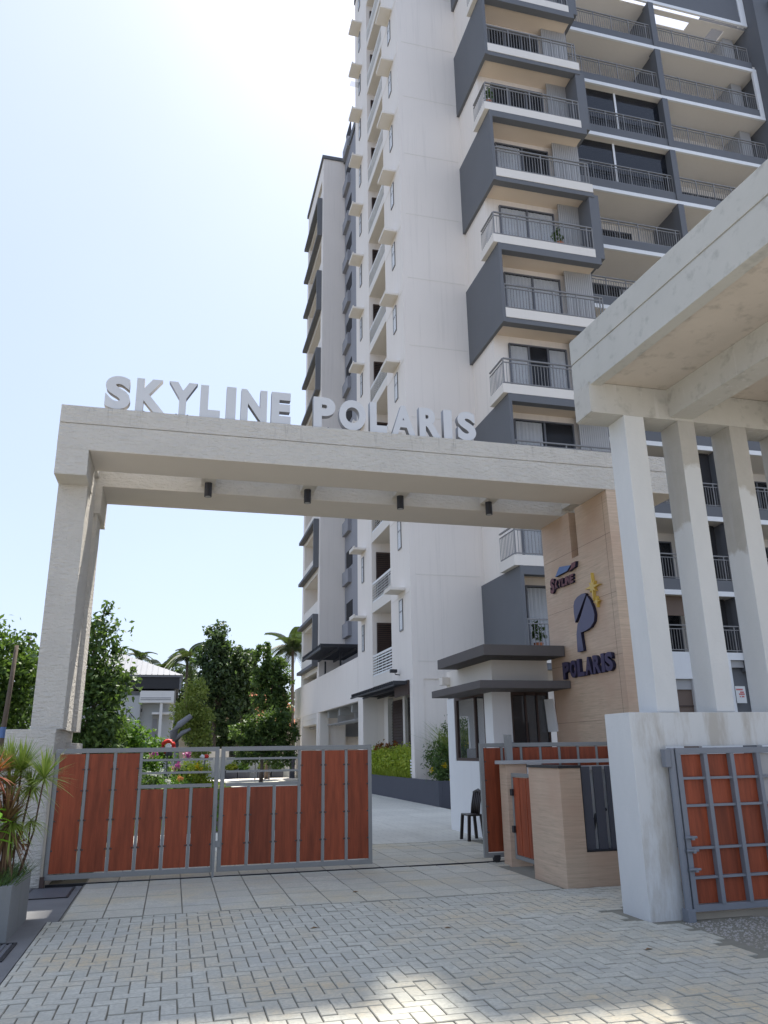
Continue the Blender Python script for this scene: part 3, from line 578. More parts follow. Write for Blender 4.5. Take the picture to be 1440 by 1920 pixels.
# --- parking podium behind: parapet band on columns, terrace pergola
pd = thing('parking_podium', 'pale open parking podium with a tall parapet behind the tower', 'building', (7.79, 34.4, 0))
bx('parapet', M['cream'], pd, 7.78, 7.98, 34.37, 53.8, 3.72, 5.66, .01)
bx('deck', M['conc'], pd, 7.98, 9.34, 34.37, 53.8, 3.75, 4.05); bx('deck', M['conc'], pd, 9.34, 18, 44.52, 53.8, 3.70, 3.95)
for y in (53.3, 44.3): bx('column', M['cream2'], pd, 7.85, 8.35, y, y + .5, 0, 3.72)
bx('end_wall', M['cream2'], pd, 8.35, 16, 53.5, 53.75, 0, 3.7); bx('back_wall', M['white'], pd, 11.2, 11.4, 34.5, 43.5, 0, 3.74); bx('back_wall', M['white'], pd, 12.2, 12.4, 45, 53, 0, 3.69); bx('cross_wall', M['dark'], pd, 8.6, 11.2, 44.6, 44.8, 2.4, 3.69)
for y in (36.5, 39.5, 42.5, 48, 51): bx('ceiling_beam', M['conc'], pd, 8.0, 11.19, y, y + .3, 3.35, 3.69)
pp = MB()
for k in range(4): pp.tube([(8.3 + k * .22, 35, 3.05), (8.3 + k * .22, 53, 3.0)], .03, 6)
for y in (37, 41, 46, 50): pp.box(8.2, 9.1, y, y + .03, 3.0, 3.4)
pp.build('service_pipe', M['screen'], pd)
pg = thing('terrace_pergola', 'black slatted steel pergola above the podium terrace', 'pergola', (7.9, 41, 5.7))
m = MB()
for i in range(15): y = 38.5 + i * .41; m.box(6.8, 9.25, y, y + .09, 6.62, 6.78)
for x in (6.8, 7.7, 8.6, 9.18): m.box(x, x + .07, 38.45, 44.4, 6.5, 6.615)
m.build('slats', M['black'], pg)
for y in (39.6, 43.9): bx('post', M['black'], pg, 8.02, 8.1, y, y + .08, 4.05, 6.5)
bx('terrace_screen', M['grey_wall'], pg, 9.0, 9.1, 38.4, 44.4, 4.06, 6.5)

# ================================================================== THE ENTRANCE ARCH
ar = thing('entrance_arch', 'rough cream entrance arch of twin beams carrying the big white letters', 'arch', (-1.7, 11.7, 0))
m = MB(); m.box(-1.90, 8.4, 11.30, 12.2, 5.88, 6.27); m.box(-1.885, 8.4, 11.325, 12.2, 6.27, 6.285); m.box(-1.90, 8.4, 11.30, 12.2, 6.285, 6.56); m.build('front_beam', M['stucco'], ar)
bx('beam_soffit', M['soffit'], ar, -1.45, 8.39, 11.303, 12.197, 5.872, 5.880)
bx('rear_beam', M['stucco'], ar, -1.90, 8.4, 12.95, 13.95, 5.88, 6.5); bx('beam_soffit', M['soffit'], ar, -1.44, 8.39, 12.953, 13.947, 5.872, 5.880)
for x in (.31, 2.02, 3.70, 5.41, -1.58, 7.1): bx('joist', M['stucco'], ar, x - .12, x + .12, 12.2, 12.95, 6.0, 6.4)
bx('beam_drop', M['stucco'], ar, -1.898, -1.46, 11.302, 12.2, 5.48, 5.878); bx('beam_drop', M['stucco'], ar, -1.898, -1.40, 12.95, 13.948, 5.40, 5.878)
bx('pillar', M['stucco'], ar, -1.895, -1.485, 11.78, 12.25, 1.95, 5.478); bx('pillar', M['stucco'], ar, -1.875, -1.50, 12.25, 13.3, 1.95, 5.9); bx('pillar', M['stucco'], ar, -1.895, -1.44, 13.0, 13.55, 1.95, 5.398)
bx('plinth', M['stucco'], ar, -2.18, -1.555, 11.67, 13.6, -.1, 1.95, .006); bx('plinth', M['stucco'], ar, -1.6, -1.40, 12.9, 13.7, -.1, 1.78, .006)
tvw = thing('travertine_pylon', 'tan travertine clad wall holding the purple emblem and lettering under the arch', 'wall', (7, 12.5, 0))
for i, (a, b, c, d) in enumerate(((11.30, 12.44, -.1, 5.868), (12.69, 13.85, -.1, 5.868), (12.44, 12.69, -.1, 4.97))): bx('cladding', M['trav'], tvw, 6.97, 7.42, a, b, c, d)
bx('slot', M['brown'], tvw, 7.14, 7.40, 12.44, 12.69, 4.97, 5.868)
for i in range(1, 6): bx('cladding_joint', M['brown'], tvw, 6.9685, 6.97, 11.31, 13.84, i * 1.02, i * 1.02 + .004)
bx('cladding_joint', M['brown'], tvw, 6.9685, 6.97, 11.46, 11.464, .05, 5.8)
for i, x in enumerate((.31, 2.01, 3.70, 5.41)):
    L = thing('downlight', ('leftmost', 'second from left', 'third from left', 'rightmost')[i] + ' black cylinder downlight under the arch beam', 'lamp', (x, 12.8, 6.0), 'downlights under the arch')
    MB().tube([(x, 12.8, 6.0), (x, 12.8, 5.76)], .062, 18).build('lamp_housing', M['black'], L, smooth=False); MB().tube([(x, 12.8, 5.762), (x, 12.8, 5.757)], .045, 16).build('lens', M['screen'], L)

SK = (('S', -1.33, -.96, 7.16, 6.61), ('K', -.88, -.45, 7.16, 6.61), ('Y', -.40, .03, 7.16, 6.61), ('L', .08, .39, 7.15, 6.60), ('I', .48, .63, 7.16, 6.61), ('N', .71, 1.12, 7.15, 6.60), ('E', 1.19, 1.50, 7.15, 6.61))
PO = (('P', 1.87, 2.23, 7.14, 6.61), ('O', 2.29, 2.74, 7.14, 6.60), ('L', 2.81, 3.10, 7.14, 6.60), ('A', 3.18, 3.59, 7.13, 6.60), ('R', 3.66, 4.04, 7.13, 6.60), ('I', 4.09, 4.24, 7.13, 6.60), ('S', 4.34, 4.67, 7.13, 6.60))
for word, ls in (('SKYLINE', SK), ('POLARIS', PO)):
    t = thing('sign_lettering', f'white raised letters spelling {word} standing on top of the arch', 'sign', (ls[0][1], 11.5, 6.56), 'white words on the arch')
    for ch, a, b, z1, z0 in ls:
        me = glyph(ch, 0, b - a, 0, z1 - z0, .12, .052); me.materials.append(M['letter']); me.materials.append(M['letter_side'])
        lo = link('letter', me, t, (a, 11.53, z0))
        q = MB()
        for k in ((.3, .7) if b - a > .2 else (.5,)): x = a + (b - a) * k; q.box(x - .012, x + .012, 11.46, 11.484, 6.555, z0 + .03)
        q.build('mounting_pin', M['rail_dark'], lo)
# --- the emblem and lettering on the travertine
def wall_glyphs(t, chars, y0, y1, z0, z1, mats, depth=.05, bold=.03, slant=0, rise=0, gap=.12):
    n = len(chars); wsum = sum(.45 if c == 'I' else 1 for c in chars); y = y0; tot = (y0 - y1)
    for c in chars:
        wd = tot * (.45 if c == 'I' else 1) / wsum; me = glyph(c, 0, wd * (1 - gap), 0, z1 - z0, depth, bold, slant)
        for mm in mats: me.materials.append(mm)
        link('letter', me, t, (6.967, y, z0 + rise * (y0 - y)), NEGX); y -= wd
t = thing('wall_lettering', 'dark purple raised letters spelling POLARIS on the travertine wall', 'sign', (6.97, 13.3, 2.8)); wall_glyphs(t, 'POLARIS', 13.30, 11.50, 2.81, 3.12, (M['purple'], M['navy']), .06, .05)
def plate(name, mats, parent, pts, depth=.06):
    n = len(pts); m = MB(); m.prism([(-depth + 6.968, *p) for p in []] or [(p[0], p[1]) for p in pts], 6.968 - depth, 6.968, 'x'); m.mi = [1, 0] + [1] * n if False else [0, 1] + [1] * n
    return m.build(name, list(mats), parent)
def arc(cy, cz, ry, rz, a0, a1, n=12): return [(cy + ry * math.cos(R(a0 + (a1 - a0) * i / n)), cz + rz * math.sin(R(a0 + (a1 - a0) * i / n))) for i in range(n + 1)]
t = thing('wall_emblem', 'large blue violet letter P emblem split by a slash on the travertine wall', 'emblem', (6.97, 12.4, 3.2))
plate('emblem_blade', (M['indigo'], M['navy']), t, [(12.67, 3.77), (12.69, 3.95), (12.68, 4.08), (12.63, 4.16), (12.52, 4.21), (12.36, 4.235), (12.24, 4.23), (12.20, 4.20)])
plate('emblem_stem', (M['indigo'], M['navy']), t, [(12.17, 4.17), (12.08, 4.07), (12.00, 3.92), (11.97, 3.80), (12.01, 3.69), (12.14, 3.61), (12.32, 3.575), (12.50, 3.565), (12.46, 3.24), (12.68, 3.24), (12.66, 3.56), (12.59, 3.73), (12.53, 3.76)])
t = thing('wall_star', 'gold eight pointed star above the P emblem on the travertine wall', 'emblem', (6.97, 12, 4.3))
def star(cy, cz, ry, rz, n=8, inner=.25):
    out = []
    for i in range(2 * n):
        a = math.pi * i / n + math.pi / 2; k = 1 if i % 4 == 0 else (.5 if i % 2 == 0 else inner); out.append((cy + ry * k * math.cos(a), cz + rz * k * math.sin(a)))
    return out
plate('star', (M['gold'], M['gold']), t, star(11.97, 4.29, .26, .25)); plate('small_star', (M['gold'], M['gold']), t, star(11.87, 4.01, .11, .10))
t = thing('wall_logo', 'small maroon word SKYLINE under a blue diamond shape on the travertine wall', 'sign', (6.97, 13.3, 4.5))
plate('blue_shape', (M['skyblue'], M['navy']), t, [(13.30, 4.745), (13.10, 4.90), (12.66, 4.835), (12.80, 4.76)]); plate('dark_shape', (M['maroon'], M['navy']), t, [(12.66, 4.79), (12.62, 4.86), (12.46, 4.865), (12.50, 4.77), (12.76, 4.735)])
me = glyph('S', 0, .17, 0, .29, .05, .05, .03); me.materials.append(M['maroon']); me.materials.append(M['navy']); link('letter', me, t, (6.967, 13.57, 4.46), NEGX); wall_glyphs(t, 'KYLINE', 13.36, 12.62, 4.52, 4.68, (M['maroon'], M['navy']), .05, .05, .02, -.02)

# ================================================================== GATES
GY = 11.68
def bolt_rows(m, xs, zs, y):
    for x in xs:
        for z in zs: m.tube([(x, y, z), (x, y - .012, z)], .012, 8)
def leaf(label, x0, x1, full, short, z0=.07, z1=1.69, mat='metal', y=GY):
    """full / short: spans of tall and low boards"""
    t = thing('gate_leaf', label, 'gate', (x0, y, 0), 'grey framed gate leaves with red brown boards'); f = MB(); e = .03
    f.box(x0, x1, y - e, y + e, z0, z0 + .06); f.box(x0, x1, y - e, y + e, z1 - .06, z1); f.box(x0, x0 + .055, y - e, y + e, z0 + .06, z1 - .06); f.box(x1 - .055, x1, y - e, y + e, z0 + .06, z1 - .06)
    f.build('frame', M[mat], t, .004)
    allb = sorted(full + short); xs = sorted({round(b, 3) for a, b in allb} | {round(a, 3) for a, b in allb})
    for x in xs[1:-1]:
        tall = any(abs(a - x) < .02 or abs(b - x) < .02 for a, b in full); bx('upright', M[mat], t, x - .02, x + .02, y - .018, y + .018, z0 + .06, z1 - .06 if tall else 1.155)
    if short:
        sx0, sx1 = min(a for a, b in short), max(b for a, b in short); l, r_ = sx0 + (.02 if full and min(a for a, b in full) < sx0 else .05), sx1 - (.02 if full and max(b for a, b in full) > sx1 else .05)
        for z, h in ((1.525, .028), (1.355, .028), (1.18, .045)): bx('rail', M[mat], t, l, r_, y - .02, y + .02, z - h / 2, z + h / 2)
    bo = MB()
    for a, b in allb:
        zt = 1.62 if (a, b) in full else 1.145; s = .024
        bx('board', M['wood'], t, a + s, b - s, y - .024, y - .004, z0 + .075, zt, .003)
        zz = [z0 + .35, .78] + ([1.15, 1.42] if zt > 1.5 else []); bolt_rows(bo, (a + s + .015, b - s - .015), zz, y - .024)
        for z in zz: bo.box(a + .015, a + s + .004, y - .02, y - .012, z - .012, z + .012); bo.box(b - s - .004, b - .015, y - .02, y - .012, z - .012, z + .012)
    tag(bo.build('bolts', M['brown'], t), kind='stuff'); return t
LX = [-1.49, -1.115, -.755, -.415, -.07, .275, .60]
g1 = leaf('left gate leaf with three tall boards hung beside the white pillar', -1.52, .635, [(LX[i], LX[i + 1]) for i in range(3)], [(LX[i], LX[i + 1]) for i in range(3, 6)])
bx('drop_bolt', M['metal'], g1, .60, .63, GY - .06, GY - .03, .0, .9); bx('latch_plate', M['metal'], g1, .62, .70, GY - .05, GY - .035, .38, .46)
RX = [.69, 1.06, 1.42, 1.775, 2.12, 2.46, 2.81]
g2 = leaf('middle gate leaf standing alone with its tall boards on the right', .665, 2.84, [(RX[i], RX[i + 1]) for i in range(3, 6)], [(RX[i], RX[i + 1]) for i in range(3)])
g3 = leaf('open gate leaf slid behind the travertine gate post on the right', 4.55, 6.86, [(4.59, 4.91)] + [(4.91 + .325 * i, 4.91 + .325 * (i + 1)) for i in range(6)], [])
ro_ = MB()
for x in (4.74, 5.9): ro_.tube([(x, GY - .03, .045), (x, GY + .03, .045)], .05, 16); ro_.box(x - .05, x + .05, GY - .045, GY - .032, .04, .10)
ro_.build('roller', M['black'], g3)
hp = thing('gate_hinge_post', 'weathered grey steel hinge post between the white pillar and the left gate leaf', 'post', (-1.54, 11.66, 0)); bx('post', M['bwall'], hp, -1.552, -1.522, 11.62, 11.72, .12, 1.62); bx('foot', M['brown'], hp, -1.552, -1.50, 11.60, 11.72, -.02, .12)
# --- wicket gate, posts and low wall on the right
gp = thing('gate_post', 'slim travertine gate post next to the open gate leaf', 'post', (4.9, 11.36, 0)); bx('cladding', M['trav'], gp, 4.79, 5.12, 11.24, 11.50, -.05, 1.385, .004); bx('locking_stub', M['metal'], gp, 4.90, 5.0, 11.45, 11.53, 1.388, 1.81)
ln = thing('wicket_lintel', 'pale worn lintel bar running from the travertine gate post to the arch wall', 'beam', (5.1, 11.3, 1.4)); bx('bar', M['screen'], ln, 4.72, 6.96, 11.2, 11.5, 1.386, 1.435); bx('plaster_stub', M['white'], ln, 5.125, 5.35, 11.22, 11.48, 1.20, 1.385)
wk = thing('wicket_gate', 'narrow red brown wicket gate beside the travertine wall', 'gate', (4.86, 10.2, 0)); f = MB(); f.box(4.84, 4.88, 10.2, 11.2, .10, .15); f.box(4.84, 4.88, 10.2, 11.2, 1.21, 1.26); f.box(4.84, 4.88, 11.15, 11.2, .15, 1.21); f.box(4.84, 4.88, 10.2, 10.24, .15, 1.21); f.build('frame', M['metal'], wk, .003)
for a, b in ((10.95, 11.14), (10.72, 10.93), (10.49, 10.70), (10.26, 10.47)): bx('board', M['wood2'], wk, 4.845, 4.865, a, b, .16, 1.20)
for z in (.45, .95): MB().box(4.81, 4.84, 11.13, 11.20, z, z + .09).build('hinge', M['black'], wk)
lw = thing('boundary_wall', 'low travertine wall with slate louvre slats and a black coping', 'wall', (5, 9.4, 0))
bx('cladding', M['trav'], lw, 4.66, 4.95, 9.28, 10.19, -.08, 1.36, .003); bx('cladding', M['trav'], lw, 4.95, 8, 9.282, 9.62, -.08, .385, .003); bx('coping', M['black'], lw, 4.64, 4.955, 9.265, 10.2, 1.362, 1.392); bx('louvre_sill', M['black'], lw, 4.955, 7.9, 9.279, 9.6, .386, .402)
for i in range(14): x = 4.985 + i * .172; bx('louvre_slat', M['planter'], lw, x, x + .122, 9.33, 9.36, .404, 1.375)
bx('louvre_rail', M['screen'], lw, 4.96, 7.9, 9.36, 9.40, 1.33, 1.385)
bx('backing_panel', M['white'], lw, 4.96, 7.9, 9.41, 9.44, .403, 1.36)  # added white panel, standing in for the bright view between the slats
MB().tube([(5.11, 9.385, .405), (5.12, 9.385, .62), (5.17, 9.385, .80), (5.32, 9.385, .86)], .02, 8).build('garden_hose', M['black'], lw)

# ================================================================== GUARD HOUSE
gh = thing('guard_house', 'small cream guard house with two brown flat canopies', 'building', (5.78, 14.06, 0))
m = MB(); x0, x1, y0, y1 = 5.78, 6.96, 14.06, 16.65
m.box(x0, x0 + .12, 14.46, y1, -.05, 1.38); m.box(x0, x0 + .12, 16.2, y1, 1.38, 2.66); m.box(x0, 6.17, y0, 14.46, -.05, 2.66); m.box(6.17, x1, y0, y0 + .12, -.05, 1.15); m.box(x0 + .12, x1, y1 - .1, y1, -.05, 1.2); m.box(x0 + .12, x1, y1 - .1, y1, 2.3, 2.66); m.box(6.25, x1, y1 - .1, y1, 1.2, 2.3)
m.build('wall', M['white'], gh, .004)
bx('attic_wall', M['cream2'], gh, 5.78, 6.95, 14.0, 16.6, 2.779, 3.234); bx('attic_cornice', M['cream2'], gh, 5.60, 5.78, 16.38, 16.6, 2.96, 3.12)
bx('lower_canopy', M['fascia'], gh, 5.19, 6.955, 13.12, 15.9, 2.64, 2.778, .006); bx('upper_canopy', M['fascia'], gh, 5.34, 6.955, 13.25, 15.9, 3.235, 3.43, .006); bx('roof', M['conc'], gh, 5.79, 6.95, 14.07, 16.6, 2.668, 2.772)
wn = MB(); wn.box(5.79, 5.85, 14.47, 14.53, 1.38, 2.66); wn.box(5.79, 5.85, 16.08, 16.19, 1.38, 2.66); wn.box(5.79, 5.85, 14.53, 16.08, 1.38, 1.44); wn.box(5.79, 5.85, 15.0, 15.06, 1.44, 2.64); wn.box(5.79, 5.85, 14.53, 16.08, 2.6, 2.655)
wf = wn.build('window', M['brown'], gh)
bx('pane', M['glass'], wf, 5.815, 5.822, 14.53, 15.0, 1.44, 2.6); bx('pane', M['glass'], wf, 5.815, 5.822, 15.06, 16.08, 1.44, 2.6)
wn = MB()
for x in (6.175, 6.46, 6.70, 6.93): wn.box(x, x + .035, 14.08, 14.14, 1.15, 2.66)
wn.box(6.21, 6.96, 14.08, 14.14, 1.15, 1.2); wn.box(6.21, 6.96, 14.08, 14.14, 2.58, 2.655); wf = wn.build('window', M['brown'], gh)
for a, b in ((6.21, 6.46), (6.495, 6.70), (6.735, 6.93)): bx('pane', M['glass_d'], wf, a, b, 14.105, 14.112, 1.2, 2.58)
cs = MB(); cs.add([(6.90, 14.06, 1.9), (6.93, 14.06, 1.9), (6.98, 13.78, 1.9), (6.955, 13.78, 1.9), (6.86, 14.06, 2.5), (6.89, 14.06, 2.5), (6.92, 13.78, 2.5), (6.895, 13.78, 2.5)], [(0, 3, 2, 1), (4, 5, 6, 7), (0, 1, 5, 4), (1, 2, 6, 5), (2, 3, 7, 6), (3, 0, 4, 7)]); cs.build('open_casement', M['white'], gh)
bx('interior_partition', M['blind'], gh, 6.2, 6.95, 15.3, 15.35, 0, 2.64); bx('interior_cabinet', M['brown'], gh, 6.62, 6.9, 14.9, 15.28, 0, 2.1); bx('tube_light', M['paper'], gh, 6.5, 6.85, 15.24, 15.29, 2.2, 2.24); bx('counter', M['screen'], gh, 5.92, 6.1, 15.1, 15.9, 1.0, 1.62); bx('ceiling', M['cream2'], gh, 5.9, 6.95, 14.2, 16.6, 2.64, 2.662); bx('floor', M['strip'], gh, 5.9, 6.95, 14.2, 16.6, 0.0, .03)  # brown partition added to keep the front window dark
bx('switch_box', M['rail_dark'], gh, 6.0, 6.16, 14.02, 14.058, 1.62, 1.72)
# --- plastic chair
ch = thing('plastic_chair', 'dark brown plastic chair standing against the guard house wall', 'chair', (5.55, 14.6, 0))
sx0, sx1, sy0, sy1 = 5.33, 5.62, 14.40, 14.80
m = MB(); m.box(sx0, sx1, sy0, sy1, .425, .455); m.build('seat', M['plastic'], ch, .012)
for x, y, dx, dy in ((sx0, sy0, -.03, -.03), (sx0, sy1, -.03, .03), (sx1, sy0, .04, -.03), (sx1, sy1, .04, .03)):
    q = MB(); ex = 1 if x == sx0 else -1; ey = 1 if y == sy0 else -1
    a = [(x, y), (x + ex * .055, y), (x + ex * .055, y + ey * .045), (x, y + ey * .045)]; q.add([(p[0], p[1], .43) for p in a] + [(p[0] + dx, p[1] + dy, 0) for p in a], [(0, 1, 2, 3), (4, 7, 6, 5), (0, 4, 5, 1), (1, 5, 6, 2), (2, 6, 7, 3), (3, 7, 4, 0)]); q.build('leg', M['plastic'], ch, .004)
m = MB(); 
for k in range(5): y = sy0 + .02 + k * .095; m.tube([(sx1 - .07, y, .44), (sx1 - .05, y, .62), (sx1 + .0, y, .84)], [.022, .02, .02], 6)
m.tube([(sx1 - .005, sy0, .82), (sx1 + .005, (sy0 + sy1) / 2, .87), (sx1 - .005, sy1, .82)], .028, 8); m.build('backrest', M['plastic'], ch, smooth=True)

# ================================================================== CONCRETE PORTAL ON THE RIGHT
po = thing('concrete_portal', 'bare cement portal with slanted canopy beams on patchily primed columns at right', 'portal', (4.6, 7.4, 0))
bx('pier', M['primed'], po, 4.54, 4.93, 7.37, 7.86, -.1, 1.945, .006); bx('cross_wall', M['primed'], po, 4.93, 9, 7.372, 7.858, 1.60, 1.944)
for a, b in ((4.935, 5.20), (5.665, 5.895), (6.39, 6.63), (7.12, 7.36), (7.85, 8.1)): bx('column', M['primed'], po, a, b, 7.45, 7.80, 1.95, 5.37, .005)
bx('front_beam', M['drip_conc'], po, 4.53, 9, 7.448, 7.82, 5.37, 5.76, .004)
ang = R(3.0); piv = Vector((4.515, 7.82)); cs_, sn_ = math.cos(ang), math.sin(ang)
def sk(x, y): dx, dy = x - piv.x, y - piv.y; return (piv.x + dx * cs_ - dy * sn_, piv.y + dx * sn_ + dy * cs_)
def skbox(name, mat, x0, x1, y0, y1, z0, z1): return MB().prism([sk(x0, y0), sk(x1, y0), sk(x1, y1), sk(x0, y1)], z0, z1).build(name, mat, po, .004)
YN = .9
skbox('canopy_fascia', M['fasc_conc'], 4.515, 4.66, YN, 7.815, 6.16, 6.47); skbox('canopy_fascia', M['fasc_conc'], 4.53, 4.66, YN, 7.81, 6.135, 6.16); skbox('canopy_fascia', M['fasc_conc'], 4.515, 4.66, YN, 7.815, 5.725, 6.135)
bx('beam_end', M['drip_conc'], po, 4.512, 4.9, 7.452, 7.815, 5.38, 5.76)
skbox('canopy_slab', M['soff_conc'], 4.66, 9, YN, 7.80, 5.765, 6.05)
skbox('canopy_rib', M['drip_conc'], 5.54, 5.86, YN, 7.46, 5.40, 5.763); skbox('canopy_rib', M['drip_conc'], 7.0, 7.3, YN, 7.46, 5.40, 5.763)
# --- blue grey gate on the portal
bgx = thing('panel_gate', 'blue grey steel gate with a grid of orange brown panels under the concrete portal', 'gate', (4.95, 7.3, 0)); yb = 7.28
f = MB(); f.box(4.955, 7.6, yb - .03, yb + .03, .07, .13); f.box(4.955, 7.6, yb - .03, yb + .03, 1.525, 1.585); f.box(4.955, 5.01, yb - .03, yb + .03, .13, 1.525); f.build('frame', M['blue'], bgx, .004)
px_ = [5.01] + [5.29 + i * .318 for i in range(8)]; rz_ = [.13, .37, .637, 1.03, 1.29, 1.525]
for x in px_[1:]: bx('upright', M['blue'], bgx, x - .022, x + .022, yb - .045, yb + .02, .13, 1.525, .003)
for z in rz_[1:-1]: bx('rail', M['blue'], bgx, 5.01, 7.5, yb - .028, yb + .015, z - .012, z + .012)
for i in range(len(px_) - 1):
    for j in range(5):
        mt = 'wood2' if not (i in (3, 4) and j > 2) else 'screen'
        bx('panel', M[mt], bgx, px_[i] + .004, px_[i + 1] - .004, yb + .018, yb + .03, rz_[j] + .004, rz_[j + 1] - .004)
hz = MB(); hz.box(4.825, 4.885, yb - .04, yb + .04, 1.40, 1.575); hz.tube([(4.915, yb, -.09), (4.915, yb, 1.585)], .036, 14); hz.box(4.87, 4.955, yb - .05, yb + .05, -.09, .10); hz.build('hinge_post', M['blue'], bgx, .006)
hk = MB()
for z in (.74, .62, .45): hk.tube([(4.93, yb - .06, z), (5.06, yb - .06, z)], .012, 8); hk.box(5.0, 5.03, yb - .07, yb - .03, z - .025, z + .012)
hk.build('bolt_hook', M['blue'], bgx)
struct(bx('gate_sill', M['bwall'], None, 4.93, 9, 7.34, 7.72, -.12, .045, .01)); tag(bpy.data.objects['gate_sill'], 'rough cement sill below the blue gate')

# ================================================================== GARDEN, TREES AND HOUSES BEHIND THE GATE
bd = thing('garden_back_wall', 'pale low wall with a black rail along the back of the garden', 'wall', (0, 54.6, 0))
bx('wall', M['house'], bd, -9, 7.7, 54.6, 54.8, -.1, 1.35)
m = MB(); m.box(2.2, 7.7, 54.66, 54.7, 1.95, 2.0); m.box(2.2, 7.7, 54.66, 54.7, 1.42, 1.46)
for i in range(56): m.box(2.2 + i * .1, 2.225 + i * .1, 54.67, 54.69, 1.46, 1.95)
m.build('rail', M['black'], bd)
bx('plaster_block', M['cream2'], bd, 2.2, 3.6, 54.55, 54.65, 1.36, 1.9)
fw_ = thing('boundary_wall', 'tall stained beige boundary wall with dark posts under the trees', 'wall', (3, 60, 0)); bx('wall', M['bwall'], fw_, -12, 8.5, 60, 60.2, -.1, 3.1)
for x in (2.6, 3.35, 4.1, 4.85): bx('post', M['brown'], fw_, x, x + .16, 59.85, 59.99, -.1, 3.0)
POTL = ('charcoal planter box with a tuft of lime grass nearest the lawn', 'charcoal planter box with a round green shrub, second along the back wall', 'charcoal planter box with pale feathery grass before the back wall', 'charcoal planter box with dark clipped shrub near the podium', 'charcoal planter box in the corner against the podium column')
for i, (x, mt) in enumerate(((3.75, 'leaf_lime'), (4.55, 'leaf_bright'), (5.85, 'leaf_pale'), (6.75, 'leaf_mid'), (1.6, 'leaf_hedge'))):
    t = thing('planter_box', POTL[i] if i < 4 else 'charcoal planter box with yellow green foliage at the far end of the lawn', 'planter', (x, 54.1, 0), 'planter boxes along the back wall')
    f = MB(); f.box(x - .38, x + .38, 53.8, 54.4, 0, .52); f.build('box', M['planter'], t, .01)
    V, F = leaf_quads(crown_points([(x, 54.1, .74, .42, .36, .26)], 700, 20), .12); link('foliage', np_mesh('foliage', V, F, M[mt], t), t)
po_ = thing('garden_pillar', 'short dark garden pillar beside the podium column', 'pillar', (7.5, 52, 0)); bx('shaft', M['planter'], po_, 7.3, 7.62, 52, 52.3, 0, 1.7); bx('cap', M['black'], po_, 7.27, 7.65, 51.97, 52.33, 1.7, 1.78)
for x, h, lb in ((4.9, 2.7, 'thin grey garden pole with a finial left of the dark one'), (5.75, 2.7, 'thin dark garden pole near the podium')):
    t = thing('garden_pole', lb, 'pole', (x, 50, 0), 'garden poles'); MB().tube([(x, 50, 0), (x, 50, h)], .035, 8).build('shaft', M['rail'] if x < 5 else M['rail_dark'], t); MB().tube([(x, 50, h), (x, 50, h + .08)], .06, 8).build('lamp_head', M['rail_dark'], t)

# --- planter bed along the tower and its plants
bed = thing('planter_bed', 'long slate grey planter bed along the foot of the tower', 'planter', (7.7, 23.1, 0))
m = MB(); m.box(7.66, 7.78, 23.1, 33.3, -.05, .72); m.box(7.78, 9.4, 23.1, 23.22, -.05, .72); m.box(9.28, 9.4, 23.22, 25.9, -.05, .72); m.build('bed_wall', M['planter'], bed, .008); bx('soil', M['soil'], bed, 7.78, 9.28, 23.22, 25.9, 0, .62); bx('soil', M['soil'], bed, 7.78, 9.0, 26.3, 33.3, 0, .62)
st_ = MB()
for k in range(6): st_.box(7.82, 7.95, 26.32, 26.55, .74 + k * .1, .80 + k * .1)
st_.build('vent_slats', M['white'], bed)
def bush(name, label, cat, base, blobs, n, size, mat, group=None, flowers=None, asp=.5, spread=.25, stems=5):
    t = thing(name, label, cat, base, group); V, F = leaf_quads(crown_points(blobs, n, 16, spread), size, asp=asp); link('foliage', np_mesh('foliage', V, F, M[mat], t), t)
    m = MB()
    for k in range(stems):
        b = random.choice(blobs); m.tube([(base[0] + random.uniform(-.05, .05), base[1] + random.uniform(-.05, .05), base[2]), ((base[0] + b[0]) / 2, (base[1] + b[1]) / 2, (base[2] + b[2]) / 2 + .05), (b[0] + random.uniform(-.1, .1), b[1], b[2])], [.015, .012, .006], 5)
    m.build('stem', M['stem'], t)
    for (mt, pts, r) in flowers or ():
        for p in pts:
            P = np.array(p)[None] + RNG.normal(size=(26, 3)) * r * .45; V, F = leaf_quads(P, r * .8, .2, .7); link('blossom', np_mesh('blossom', V, F, M[mt], t), t)
    return t
hb = [(8.2, y, 1.18, .40, .55, .58) for y in (26.9, 27.7, 28.5, 29.3, 30.1, 30.9, 31.7, 32.5)]
bush('clipped_hedge', 'clipped bright yellow green hedge with red tips under the slatted awning', 'hedge', (8.35, 29.7, .62), hb, 15000, .11, 'leaf_hedge', None, [('leaf_red', [(8.1, y, 1.80) for y in (29.5, 30.6, 31.6, 32.2)], .16)], stems=14)
P = np.stack([RNG.uniform(7.72, 8.1, 2600), RNG.uniform(26.4, 33, 2600), RNG.uniform(.6, .8, 2600)], 1); V, F = blades(P, .26, .012, .7); tag(link('border_grass', np_mesh('border_grass', V, F, M['leaf_lime'])), 'lime edging grass spilling over the slate planter below the hedge', 'grass', kind='stuff')
bush('flowering_shrub', 'tall loose shrub with yellow flowers against the tower corner', 'shrub', (8.3, 24.6, .62), [(8.3, 24.3, 1.25, .6, .7, .6), (8.75, 24.4, 1.95, .5, .5, .65), (8.15, 23.6, .95, .5, .5, .4), (8.6, 23.7, 1.45, .5, .4, .55)], 6500, .11, 'leaf_mid', None, [('yellow', [(7.75, 23.9, 1.02), (7.95, 23.3, 1.15), (8.25, 23.25, 1.35), (8.8, 23.5, 1.75), (8.15, 23.2, .72), (8.4, 23.3, 1.05)], .09)], asp=.35, stems=10)
